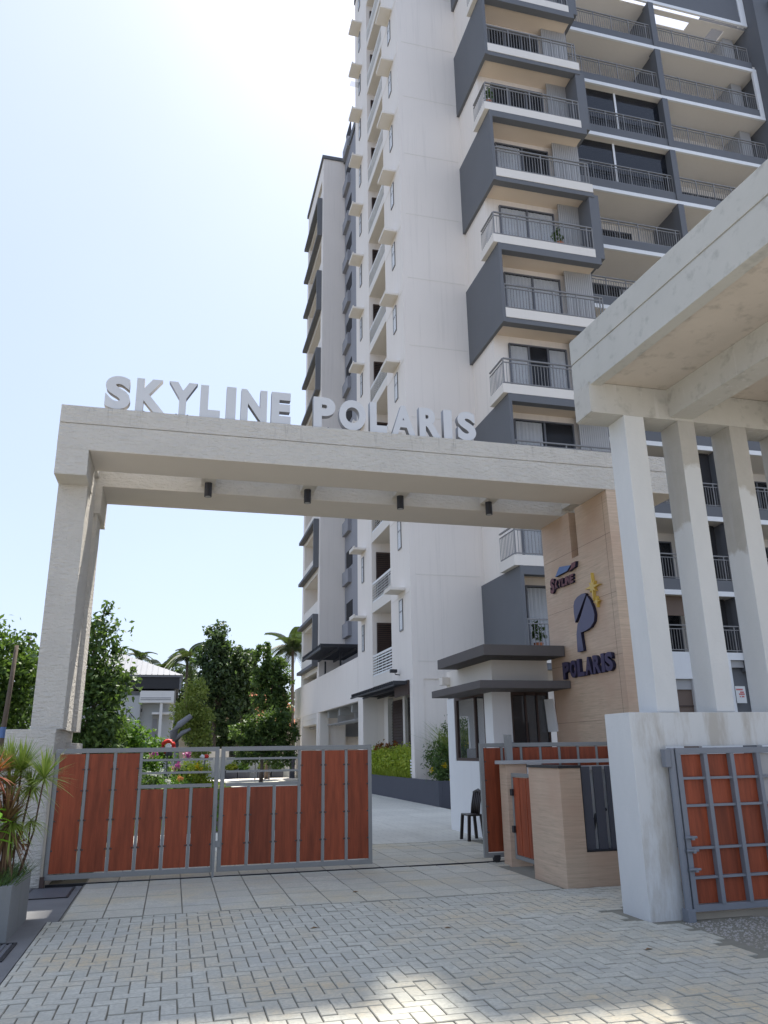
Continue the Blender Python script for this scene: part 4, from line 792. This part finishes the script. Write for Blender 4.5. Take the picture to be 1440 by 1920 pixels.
P = np.stack([RNG.uniform(8.3, 9.1, 900), RNG.uniform(23.5, 25, 900), RNG.uniform(.9, 1.9, 900)], 1); V, F = blades(P, .55, .012, .9); tg_ = thing('bamboo_grass', 'feathery tall grass clump behind the yellow flowers', 'grass clump', (8.7, 24.3, .62)); link('blades', np_mesh('blades', V, F, M['leaf_pale'], tg_), tg_)
# --- flower border left behind the gate
def flw(c, n, rx, rz): return [(c[0] + random.uniform(-rx, rx), c[1] - .25 + random.uniform(-.1, .05), c[2] + random.uniform(-rz, rz)) for _ in range(n)]
bush('flower_bush', 'low bush with white flowers at the left of the garden border', 'shrub', (-.6, 22.4, 0), [(-.6, 22.4, .85, .45, .4, .35), (-.35, 22.6, .55, .5, .4, .4)], 2200, .09, 'leaf_mid', 'flowering bushes in the garden border', [('whitep', flw((-.5, 22.2, 1.12), 4, .25, .08), .06)])
bush('flower_bush', 'bush with magenta flower heads in the middle of the garden border', 'shrub', (.1, 23, 0), [(.12, 23, 1.0, .4, .4, .3), (.3, 23.1, .6, .5, .4, .4)], 2200, .09, 'leaf_mid', 'flowering bushes in the garden border', [('magenta', [(.17, 22.6, 1.33), (.12, 22.65, 1.27), (.36, 22.8, 1.63), (.42, 22.8, 1.58)], .10)])
bush('flower_bush', 'tall thin bush with pink flowers rising above the border at left', 'shrub', (-.55, 23.4, 0), [(-.55, 23.4, 1.4, .25, .25, .25), (-.5, 23.4, 1.0, .3, .3, .3)], 1100, .09, 'leaf_bright', 'flowering bushes in the garden border', [('magenta', [(-.54, 23.1, 1.60), (-.48, 23.1, 1.66)], .09)])
bush('flower_bush', 'small bush with orange flowers low in the garden border', 'shrub', (.25, 21.8, 0), [(.2, 21.8, .75, .45, .35, .3), (-.15, 21.7, .6, .4, .3, .3)], 1700, .08, 'leaf_bright', 'flowering bushes in the garden border', [('orange', [(.24, 21.4, 1.0), (.18, 21.42, 1.02)], .07), ('whitep', flw((-.1, 21.5, .95), 3, .1, .05), .05)])
bush('flower_bush', 'yellow green croton bush at the right end of the garden border', 'shrub', (.8, 22.6, 0), [(.72, 22.6, 1.1, .3, .3, .25), (.85, 22.6, .7, .3, .3, .35)], 1600, .09, 'leaf_lime', 'flowering bushes in the garden border', [('yellow', [(.66, 22.3, 1.27), (.75, 22.3, 1.2)], .07)])
bush('hedge_bush', 'rounded hedge bush behind the flower border', 'shrub', (.5, 24.4, 0), [(.5, 24.4, 1.0, .55, .4, .35)], 1500, .09, 'leaf_hedge')
bush('leafy_shrub', 'bright green leafy shrub in front of the pale house', 'shrub', (-1.1, 25, 0), [(-1.35, 25, 1.9, .6, .6, .6), (-.85, 25.1, 1.7, .5, .5, .5), (-.4, 25.3, 1.55, .45, .5, .4), (-1.7, 25, 2.2, .4, .5, .5)], 4200, .15, 'leaf_bright', stems=9)
# --- red garden ornaments on stakes
orn = thing('garden_ornament', 'red and white round garden ornament peeping over the gate rail', 'ornament', (-.14, 23, 0))
m = MB(); pts = [(-.14 + .15 * math.cos(R(a)), 23, 1.80 + .15 * math.sin(R(a))) for a in range(0, 361, 20)]; m.tube(pts, .055, 8); m.build('ring', M['red'], orn, smooth=True)
MB().tube([(-.13, 22.97, 1.80), (-.13, 22.92, 1.80)], [.09, .07], 14).build('face', M['paper'], orn); MB().tube([(-.14, 23.02, 0), (-.14, 23.02, 1.7)], .02, 8).build('stake', M['rail_dark'], orn)
MB().tube([(-.10, 22.96, 1.56), (-.10, 22.96, 1.70)], [.10, .085], 12).build('basket', M['black'], orn)
orn = thing('garden_ornament', 'small pink and red ball ornament on a stake by the right end of the border', 'ornament', (.85, 23, 0)); MB().tube([(.82, 23, 1.47), (.80, 23, 1.52), (.82, 23, 1.57)], [.05, .085, .05], 12).build('ball', M['paper'], orn, smooth=True); MB().tube([(.9, 23, 1.46), (.9, 23, 1.52), (.9, 23, 1.58)], [.04, .075, .05], 12).build('ball', M['red'], orn, smooth=True); MB().tube([(.86, 23, 0), (.86, 23, 1.48)], .018, 8).build('stake', M['rail_dark'], orn)

# --- trees
tree('broadleaf_tree', 'tall leafy tree at the left edge behind the gate pillar', 'tree', (-5.2, 20, 0), [(-4.4, 20, 3.6, 1.2, 1.2, 1.0), (-5.5, 20.5, 3.9, 1.3, 1.3, 1.0), (-3.6, 20.3, 3.2, .9, 1, .9), (-4.6, 20.2, 2.5, 1.5, 1.2, 1.0), (-3.6, 20.2, 4.6, .55, .6, .5), (-5.6, 20.2, 1.6, 1.4, 1, .9)] and [(a + 5.2, b - 20, c, d, e, f) for a, b, c, d, e, f in ((-4.4, 20, 3.6, 1.2, 1.2, 1.0), (-5.5, 20.5, 3.9, 1.3, 1.3, 1.0), (-3.6, 20.3, 3.2, .9, 1, .9), (-4.6, 20.2, 2.4, 1.5, 1.2, 1.1), (-3.5, 20.2, 4.1, .5, .6, .5), (-4.9, 20.2, 1.2, 1.8, 1, 1.1), (-3.2, 20.8, 1.6, 1.0, .8, 1.0))], 19000, .155, 'leaf_mid2', (.13, .07), spread=.24)
tree('broadleaf_tree', 'dark feathery tree between the gate pillar and the pale house', 'tree', (-2.2, 19, 0), [(.35, 0, 4.1, .5, .6, .55), (.1, .1, 3.3, .8, .8, .7), (.65, 0, 3.1, .55, .6, .45), (.15, 0, 2.3, .9, .8, .8), (.9, .1, 3.9, .22, .3, .3), (.45, 0, 4.75, .2, .3, .3), (.7, .1, 2.2, .45, .5, .5), (.2, .1, 1.3, .9, .8, .7), (1.05, .1, 3.35, .25, .3, .2)], 10500, .14, 'leaf_mid', (.09, .05), spread=.32)
tree('pale_tree', 'yellow green tree with a thick grey forked trunk right of the pale house', 'tree', (.2, 33.5, 0), [(.55, .6, 4.0, .5, .6, .5), (.3, .6, 3.2, .6, .5, .5), (.85, .7, 3.1, .45, .5, .55), (.8, .8, 2.3, .5, .5, .5), (.1, .8, 2.6, .4, .4, .4), (.95, .8, 1.7, .35, .4, .5)], 5200, .14, 'leaf_pale', (.16, .055), 'bark_grey', trunk_top=2.3, lean=-.12, spread=.3, limbs=False)
t = tree('mango_tree', 'tallest dark dense tree in the middle behind the garden', 'tree', (2.6, 56.5, 0), [(-.1, 0, 9.4, .9, 1, 1.0), (-.2, 0, 8.0, 1.3, 1.3, 1.2), (.2, 0, 6.6, 1.5, 1.4, 1.3), (.4, .2, 5.2, 1.5, 1.2, 1.2), (.9, 0, 8.2, .9, .9, .9), (.8, .2, 3.9, 1.1, 1, 1.0), (1.7, 0, 7.6, .9, .9, 1.0)], 11000, .32, 'leaf_dark', (.22, .14))
tree('mango_tree', 'dark round headed tree beside the tallest one', 'tree', (4.4, 57.5, 0), [(0, 0, 7.9, 1.0, 1, 1.1), (.2, 0, 6.6, 1.2, 1.1, 1.1), (-.2, .2, 5.0, 1.1, 1, 1.0), (.6, 0, 7.3, .6, .8, .8)], 6000, .32, 'leaf_dark', (.2, .12))
tree('jackfruit_tree', 'bright topped tree next to the podium behind the garden', 'tree', (5.8, 51.5, 0), [(-.5, 0, 7.7, .55, .7, .9), (.4, 0, 6.9, .75, .8, .8), (-.2, .1, 6.2, 1.0, 1, .8), (.75, 0, 5.9, .7, .7, .6), (.1, .2, 4.9, 1.2, 1, .8), (.6, .1, 4.0, .9, .8, .7)], 7500, .27, 'leaf_mid', (.18, .1))
tree('low_tree', 'wide low green tree over the back wall of the garden', 'tree', (4.9, 46.5, 0), [(-1.2, 0, 2.7, .8, .8, .55), (-.2, 0, 3.2, .9, .9, .6), (.8, 0, 3.3, .9, .9, .7), (1.5, .2, 2.8, .6, .7, .7), (.2, .1, 2.4, 1.4, .9, .5), (-.7, .3, 1.7, .9, .8, .7), (.9, .3, 1.6, 1.0, .8, .8)], 10500, .20, 'leaf_mid', (.12, .09))
tree('roadside_tree', 'dark tree filling the gap behind the pale house roof', 'tree', (.4, 66, 0), [(0, 0, 7.2, 1.6, 1.2, 1.2), (-1.8, 0, 6.6, 1.6, 1.2, 1.0), (1.4, 0, 6.0, 1.4, 1.1, 1.6), (.4, 0, 4.4, 1.8, 1.1, 1.4)], 5200, .36, 'leaf_dark', (.2, .12))
V, F = leaf_quads(crown_points([(x, 79 + 3 * math.sin(x), 5.0 + 1.3 * math.sin(x * .9) + .6 * math.sin(x * 2.3), 2.6, 2, 3.2) for x in range(-46, 14, 3)], 26000, 24), .5); tag(link('distant_trees', np_mesh('distant_trees', V, F, M['leaf_dark'])), 'distant belt of dark trees behind the houses', 'trees', kind='stuff')
V, F = leaf_quads(crown_points([(1.6 + i * .75, 58.6, 3.0 + .9 * math.sin(i * 1.7) + .5 * math.sin(i * 3.1), .9, .6, 1.7) for i in range(8)], 9000, 24), .28); tag(link('undergrowth', np_mesh('undergrowth', V, F, M['leaf_dark'])), 'dark undergrowth filling the space below the tall trees', 'undergrowth', kind='stuff')
gl = MB(); gl.tube([(.05, 33.2, 1.9), (-.02, 33.1, 2.45), (.18, 33.0, 2.72), (.62, 32.9, 3.06)], [.17, .15, .13, .10], 8); gl.tube([(.05, 33.1, 2.1), (.30, 33.0, 2.40), (.62, 32.9, 2.55)], [.11, .09, .05], 8); gl.build('limb', M['bark_grey'], [o for o in bpy.data.objects if o.name == 'pale_tree'][0], smooth=True)
# --- palms
def frond(L=2.6, droop=.9, n=22):
    m = MB(); pts = []
    for i in range(9): s = i / 8; pts.append((L * s * (1 - .15 * s), 0, .55 * L * s * (1 - s) - droop * s * s * L * .55))
    m.tube(pts, [.035 - .03 * i / 8 for i in range(9)], 4); pv = [Vector(p) for p in pts]
    for i in range(2, n * 1 + 2):
        s = i / (n + 2) * 8; k = min(7, int(s)); p = pv[k].lerp(pv[k + 1], s - k); ln = L * .26 * (1 - .5 * abs(i / n - .45))
        for sg in (-1, 1): m.add([p + Vector((-.02, 0, 0)), p + Vector((.07, 0, 0)), p + Vector((.24 * ln + .05, sg * ln * .8, -.55 * ln)), p + Vector((.2 * ln, sg * ln * .78, -.56 * ln))], [(0, 1, 2, 3)])
    me = m.mesh('frond'); me.materials.append(M['leaf_palm']); return me
FR = [frond(), frond(2.3, 1.5), frond(2.7, .5)]
def palm(label, base, h, nf, lean=(0, 0), sc=1.0):
    t = thing('coconut_palm', label, 'palm', base, 'coconut palms'); top = Vector((base[0] + lean[0], base[1] + lean[1], h)); b0 = Vector(base)
    MB().tube([b0, b0.lerp(top, .5) + Vector((lean[0] * -.15, 0, 0)), top], [.17, .13, .10], 8).build('trunk', M['bark'], t, smooth=True)
    for i in range(nf):
        a = i * 2.4 + random.uniform(-.2, .2); o = link('frond', FR[i % 3], t, top); o.rotation_euler = (0, random.uniform(-1.1, .65), a); o.scale = (sc, sc, sc)
palm('small dark palm standing alone above the pale house roof', (-3.55, 76, 0), 10.2, 15, (0, 0), .62)
palm('palm with yellowing fronds between the house roof and the tall tree', (.75, 63, 0), 8.8, 17, (-.1, 0), .75)
palm('coconut palm rising behind the parking podium', (8.7, 61, 0), 9.3, 20, (-.1, 0), 1.0)
palm('low shaggy palm over the right end of the pale house roof', (-1.6, 72, 0), 8.6, 15, (.3, 0), .9)
# --- houses
ho = thing('pale_house', 'pale grey house with a white metal hip roof left of the garden', 'house', (-3, 48, 0))
bx('wall', M['house'], ho, -7, -.15, 49, 56, -.1, 5.2); bx('side_wall', M['house'], ho, -7, -2.0, 48.4, 49, -.1, 4.9)
bx('eave_band', M['black'], ho, -7.4, .12, 48.0, 56.5, 5.26, 5.92); bx('fascia', M['zinc'], ho, -7.5, .28, 47.9, 56.6, 5.92, 6.04); bx('gutter_drop', M['zinc'], ho, .13, .25, 48.0, 48.12, 5.2, 5.92)
rf = MB(); e = [(-7.55, 47.85), (.32, 47.85), (.32, 56.6), (-7.55, 56.6)]; rf.add([(x, y, 6.04) for x, y in e] + [(-3.7, 51.6, 7.75), (-3.7, 52.8, 7.75)], [(0, 1, 4), (1, 2, 5, 4), (2, 3, 5), (3, 0, 4, 5), (3, 2, 1, 0)]); rf.build('roof', M['zinc'], ho)
rs = MB()
for i in range(24):
    x = -7.4 + i * .33; tz = 1 - abs(x + 3.7) / 4.05; rs.tube([(x, 47.87, 6.06), (x, 47.87 + 3.75 * tz, 6.06 + 1.71 * tz)], .025, 4)
tag(rs.build('roof_seam', M['zinc'], ho), kind='stuff')
pc = bx('porch_box', M['white'], ho, -2.05, -.13, 48.0, 48.99, 4.47, 5.14)
for z in (4.62, 4.72): bx('groove', M['rail_dark'], pc, -2.0, -.3, 47.985, 48.0, z, z + .03)
bx('porch_column', M['white'], ho, -.90, -.74, 48.1, 48.26, 0, 4.465); bx('door_hood', M['white'], ho, -1.33, -.18, 48.3, 48.98, 3.83, 3.95)
dr = bx('door', M['screen'], ho, -1.3, -.95, 48.93, 48.985, .3, 3.8); bx('door_panel', M['grey_wall'], dr, -1.25, -1.0, 48.91, 48.93, 2.4, 3.6)
bx('corner_pipe', M['screen'], ho, -.12, -.04, 48.3, 48.38, 0, 5.2); bx('wall_lamp', M['black'], ho, -1.95, -1.87, 48.3, 48.39, 3.95, 4.15)
s_ = MB()
for k in range(2): s_.bar((-2.7, 47.6, 4.1 - k * .5), (-1.6, 47.6, 2.9 - k * .5), .04)
for k in range(5): x = -2.7 + k * .27; s_.bar((x, 47.6, 4.1 - k * .3), (x, 47.6, 3.0 - k * .3), .025)
s_.build('stair_rail', M['black'], ho)
th = thing('tiled_house', 'house with orange terracotta tile roofs showing through the trees', 'house', (5, 68, 0)); bx('wall', M['bwall'], th, 1.5, 9.5, 68, 75, 0, 5.2)
rf = MB(); rf.add([(1, 67, 4.9), (10, 67, 4.9), (10, 76, 4.9), (1, 76, 4.9), (3.8, 71.5, 7.9), (7.2, 71.5, 7.9)], [(0, 1, 5, 4), (1, 2, 5), (2, 3, 4, 5), (3, 0, 4), (3, 2, 1, 0)]); rf.build('roof', M['terra'], th)
rf = MB(); rf.add([(5.4, 63.5, 3.6), (9.4, 63.5, 3.6), (9.4, 67, 5.0), (5.4, 67, 5.0), (5.4, 63.5, 3.5), (9.4, 63.5, 3.5), (9.4, 67, 4.9), (5.4, 67, 4.9)], [(0, 1, 2, 3), (7, 6, 5, 4), (0, 4, 5, 1)]); rf.build('porch_roof', M['terra'], th); bx('chimney_stack', M['terra'], th, 8.3, 8.6, 64, 64.4, 3.9, 6.2)
# --- bare leaning pole at the far left
pl = thing('timber_pole', 'weathered leaning timber pole with a blue band at the left edge', 'pole', (-2.75, 13.5, 0)); MB().tube([(-2.62, 13.5, -.1), (-2.58, 13.52, 1.6), (-2.54, 13.5, 2.4), (-2.52, 13.55, 3.3)], [.05, .042, .036, .03], 10).build('shaft', M['bark'], pl, smooth=True); MB().tube([(-2.568, 13.513, 1.88), (-2.560, 13.507, 2.04)], [.044, .043], 12).build('band', M['skyblue'], pl)

# ================================================================== PLANTER WITH SPIKY PLANTS IN THE LEFT FOREGROUND
pb = thing('concrete_planter', 'grey concrete planter box at the left edge of the driveway', 'planter', (-1.9, 9, 0))
px0, px1, py0, py1 = -2.6, -1.36, 8.45, 9.52
for a in ((px0, px1, py0, py0 + .07), (px0, px1, py1 - .07, py1), (px1 - .07, px1, py0 + .07, py1 - .07), (px0, px0 + .07, py0 + .07, py1 - .07)): bx('planter_wall', M['potgrey'], pb, *a, -.02, .46, .004)
bx('soil', M['soil'], pb, px0 + .07, px1 - .07, py0 + .07, py1 - .07, 0, .41)
P = np.stack([RNG.uniform(px0 + .1, px1 - .02, 1500), RNG.uniform(py0 + .03, py1, 1500), np.full(1500, .42)], 1); V, F = blades(P, .17, .006, .9); tag(link('planter_grass', np_mesh('planter_grass', V, F, M['leaf_mid'])), 'trailing weeds and grass in the concrete planter', 'grass', kind='stuff')
def rosette(c, n, L, wd, mat, parent, el=(.1, 1.4), droop=.5, dirz=None):
    vs = []; fs = []
    for i in range(n):
        a = random.uniform(0, 2 * math.pi); e = random.uniform(*el); l = L * random.uniform(.65, 1.1); d = Vector((math.cos(a) * math.cos(e), math.sin(a) * math.cos(e), math.sin(e))); sd = Vector((-math.sin(a), math.cos(a), 0)); p0 = Vector(c); o = len(vs); dr = droop * random.uniform(.4, 1.3)
        for k in range(5):
            s = k / 4; p = p0 + d * l * s - Vector((0, 0, dr * l * s * s * .6)); ww = wd * (1 - s) ** .7 * (.6 + .8 * min(1, s * 3)); vs += [tuple(p - sd * ww), tuple(p + sd * ww)]
        for k in range(4): fs.append((o + 2 * k, o + 2 * k + 1, o + 2 * k + 3, o + 2 * k + 2))
    return link('leaf_rosette', np_mesh('leaf_rosette', np.array(vs), np.array(fs), M[mat], parent), parent)
def spiky(label, base, heads, stem_r=.012):
    t = thing('spiky_plant', label, 'plant', base, 'spiky plants in the concrete planter')
    for (c, n, L, wd, mat, el, dr) in heads:
        b = Vector(base); c = Vector(c); MB().tube([b, b.lerp(c, .5) + Vector((.03, .02, -.03)), c], [stem_r * 1.4, stem_r, stem_r * .8], 6).build('stem', M['stem'], t, smooth=True); rosette(c, n, L, wd, mat, t, el, dr)
    return t
spiky('spiky plant with one yellow green rosette on a bare curved stem', (-1.43, 9.1, .42), [((-1.262, 9.0, 1.385), 150, .40, .0075, 'blade', (-.3, 1.5), .35), ((-1.35, 9.05, .98), 50, .26, .005, 'blade', (-.6, .8), .7)], .009)
spiky('bushy yellow green spiky plant behind the bare stemmed one', (-1.58, 9.2, .42), [((-1.53, 9.25, 1.46), 220, .40, .0075, 'blade', (-.2, 1.5), .3), ((-1.66, 9.3, 1.46), 200, .40, .0075, 'blade', (0, 1.5), .3), ((-1.42, 9.3, 1.30), 150, .36, .007, 'blade', (-.5, 1.2), .5), ((-1.6, 9.2, 1.3), 160, .38, .007, 'blade', (-.3, 1.2), .5)])
spiky('red leaved spiky plant at the left edge of the photo', (-1.75, 8.9, .42), [((-1.72, 8.9, 1.42), 170, .38, .009, 'blade_red', (-.5, 1.4), .5), ((-1.72, 8.85, 1.20), 130, .36, .009, 'blade_red', (-.6, 1.0), .6)])
spiky('dry brown spiky plant with hanging dead leaves', (-1.56, 8.85, .42), [((-1.545, 8.85, .98), 100, .46, .012, 'blade_dry', (.3, 1.5), .2), ((-1.54, 8.85, .94), 90, .40, .012, 'blade_dry', (-1.4, -.3), .5), ((-1.50, 8.9, .98), 170, .38, .006, 'blade', (-.6, .9), .6)], .03)
t = thing('broad_leaf_plant', 'plant with glossy bright green broad leaves at the left edge', 'plant', (-1.62, 8.6, .42)); MB().tube([(-1.62, 8.6, .42), (-1.6, 8.58, .8), (-1.60, 8.55, 1.12)], .012, 6).build('stem', M['stem'], t)
for i in range(13):
    a = i * 2.4; z = .86 + i * .024; L = random.uniform(.15, .21); e = random.uniform(-.2, .6); d = Vector((math.cos(a) * math.cos(e), math.sin(a) * math.cos(e), math.sin(e))); sd = Vector((-math.sin(a), math.cos(a), 0)); p0 = Vector((-1.60, 8.56, z)); m = MB(); vs = []
    for k, ww in enumerate((.006, .032, .045, .034, .003)): s = k / 4; p = p0 + d * L * s - Vector((0, 0, .05 * s * s)); vs += [p - sd * ww, p + Vector((0, 0, -.008)), p + sd * ww]
    m.add(vs, [q for k in range(4) for q in ((3 * k, 3 * k + 1, 3 * k + 4, 3 * k + 3), (3 * k + 1, 3 * k + 2, 3 * k + 5, 3 * k + 4))]); m.build('leaf', M['broad'], t, smooth=True)
t = thing('red_bromeliad', 'small drooping stem with coral red flower heads beside the dry spiky plant', 'plant', (-1.45, 8.9, .42)); m = MB()
for p in ((-1.36, 8.9, .80), (-1.42, 8.88, .88), (-1.38, 8.95, .76)): m.tube([(-1.45, 8.9, .42), (-1.44, 8.9, .95), p], [.008, .006, .004], 5)
m.build('stem', M['stem'], t)
for p in ((-1.36, 8.9, .78), (-1.42, 8.88, .86), (-1.38, 8.95, .74)): V, F = leaf_quads(np.array(p)[None] + RNG.normal(size=(14, 3)) * (.012, .012, .025), .045, .1, .35); link('flower_head', np_mesh('flower_head', V, F, M['leaf_red'], t), t)
# a few dry leaves blown over the paving
for i, (x, y) in enumerate(((2.6, 7.7), (2.2, 9.9), (3.9, 6.4), (1.4, 8.1), (4.2, 5.3))):
    a = random.uniform(0, 6); q = MB(); c_, s_n = math.cos(a), math.sin(a); P = [(-.045, 0, .002), (0, -.018, .012), (.045, 0, .004), (0, .018, .014)]
    q.add([(x + c_ * p[0] - s_n * p[1], y + s_n * p[0] + c_ * p[1], p[2]) for p in P], [(0, 1, 2), (0, 2, 3)])
    o = q.build('fallen_leaf', M['blade_dry']); tag(o, ('dry leaf in the middle of the paving', 'dry leaf on the slab tiles near the gate', 'dry leaf on the right side of the herringbone paving', 'dry leaf left of centre on the herringbone paving', 'dry leaf nearest the gravel')[i], 'leaf', 'dry leaves on the paving')

for lb, x, y, z, n_ in (('green pot plant behind the railing of the lowest slate balcony', 11.15, 22.95, FL(1) - .02, 260), ('small pot plant at the corner of the open cream balcony above the third slate box', 10.6, 22.8, FL(8), 200), ('leafy pot plant on the open balcony above the concrete portal corner', 13.2, 22.85, FL(6), 200)):
    t = thing('pot_plant', lb, 'plant', (x, y, z), 'pot plants on balconies'); MB().tube([(x, y, z), (x, y, z + .3)], [.12, .16], 12).build('pot', M['terra'], t); V, F = leaf_quads(crown_points([(x, y, z + .65, .22, .2, .32)], n_, 12), .13); link('foliage', np_mesh('foliage', V, F, M['leaf_mid'], t), t)
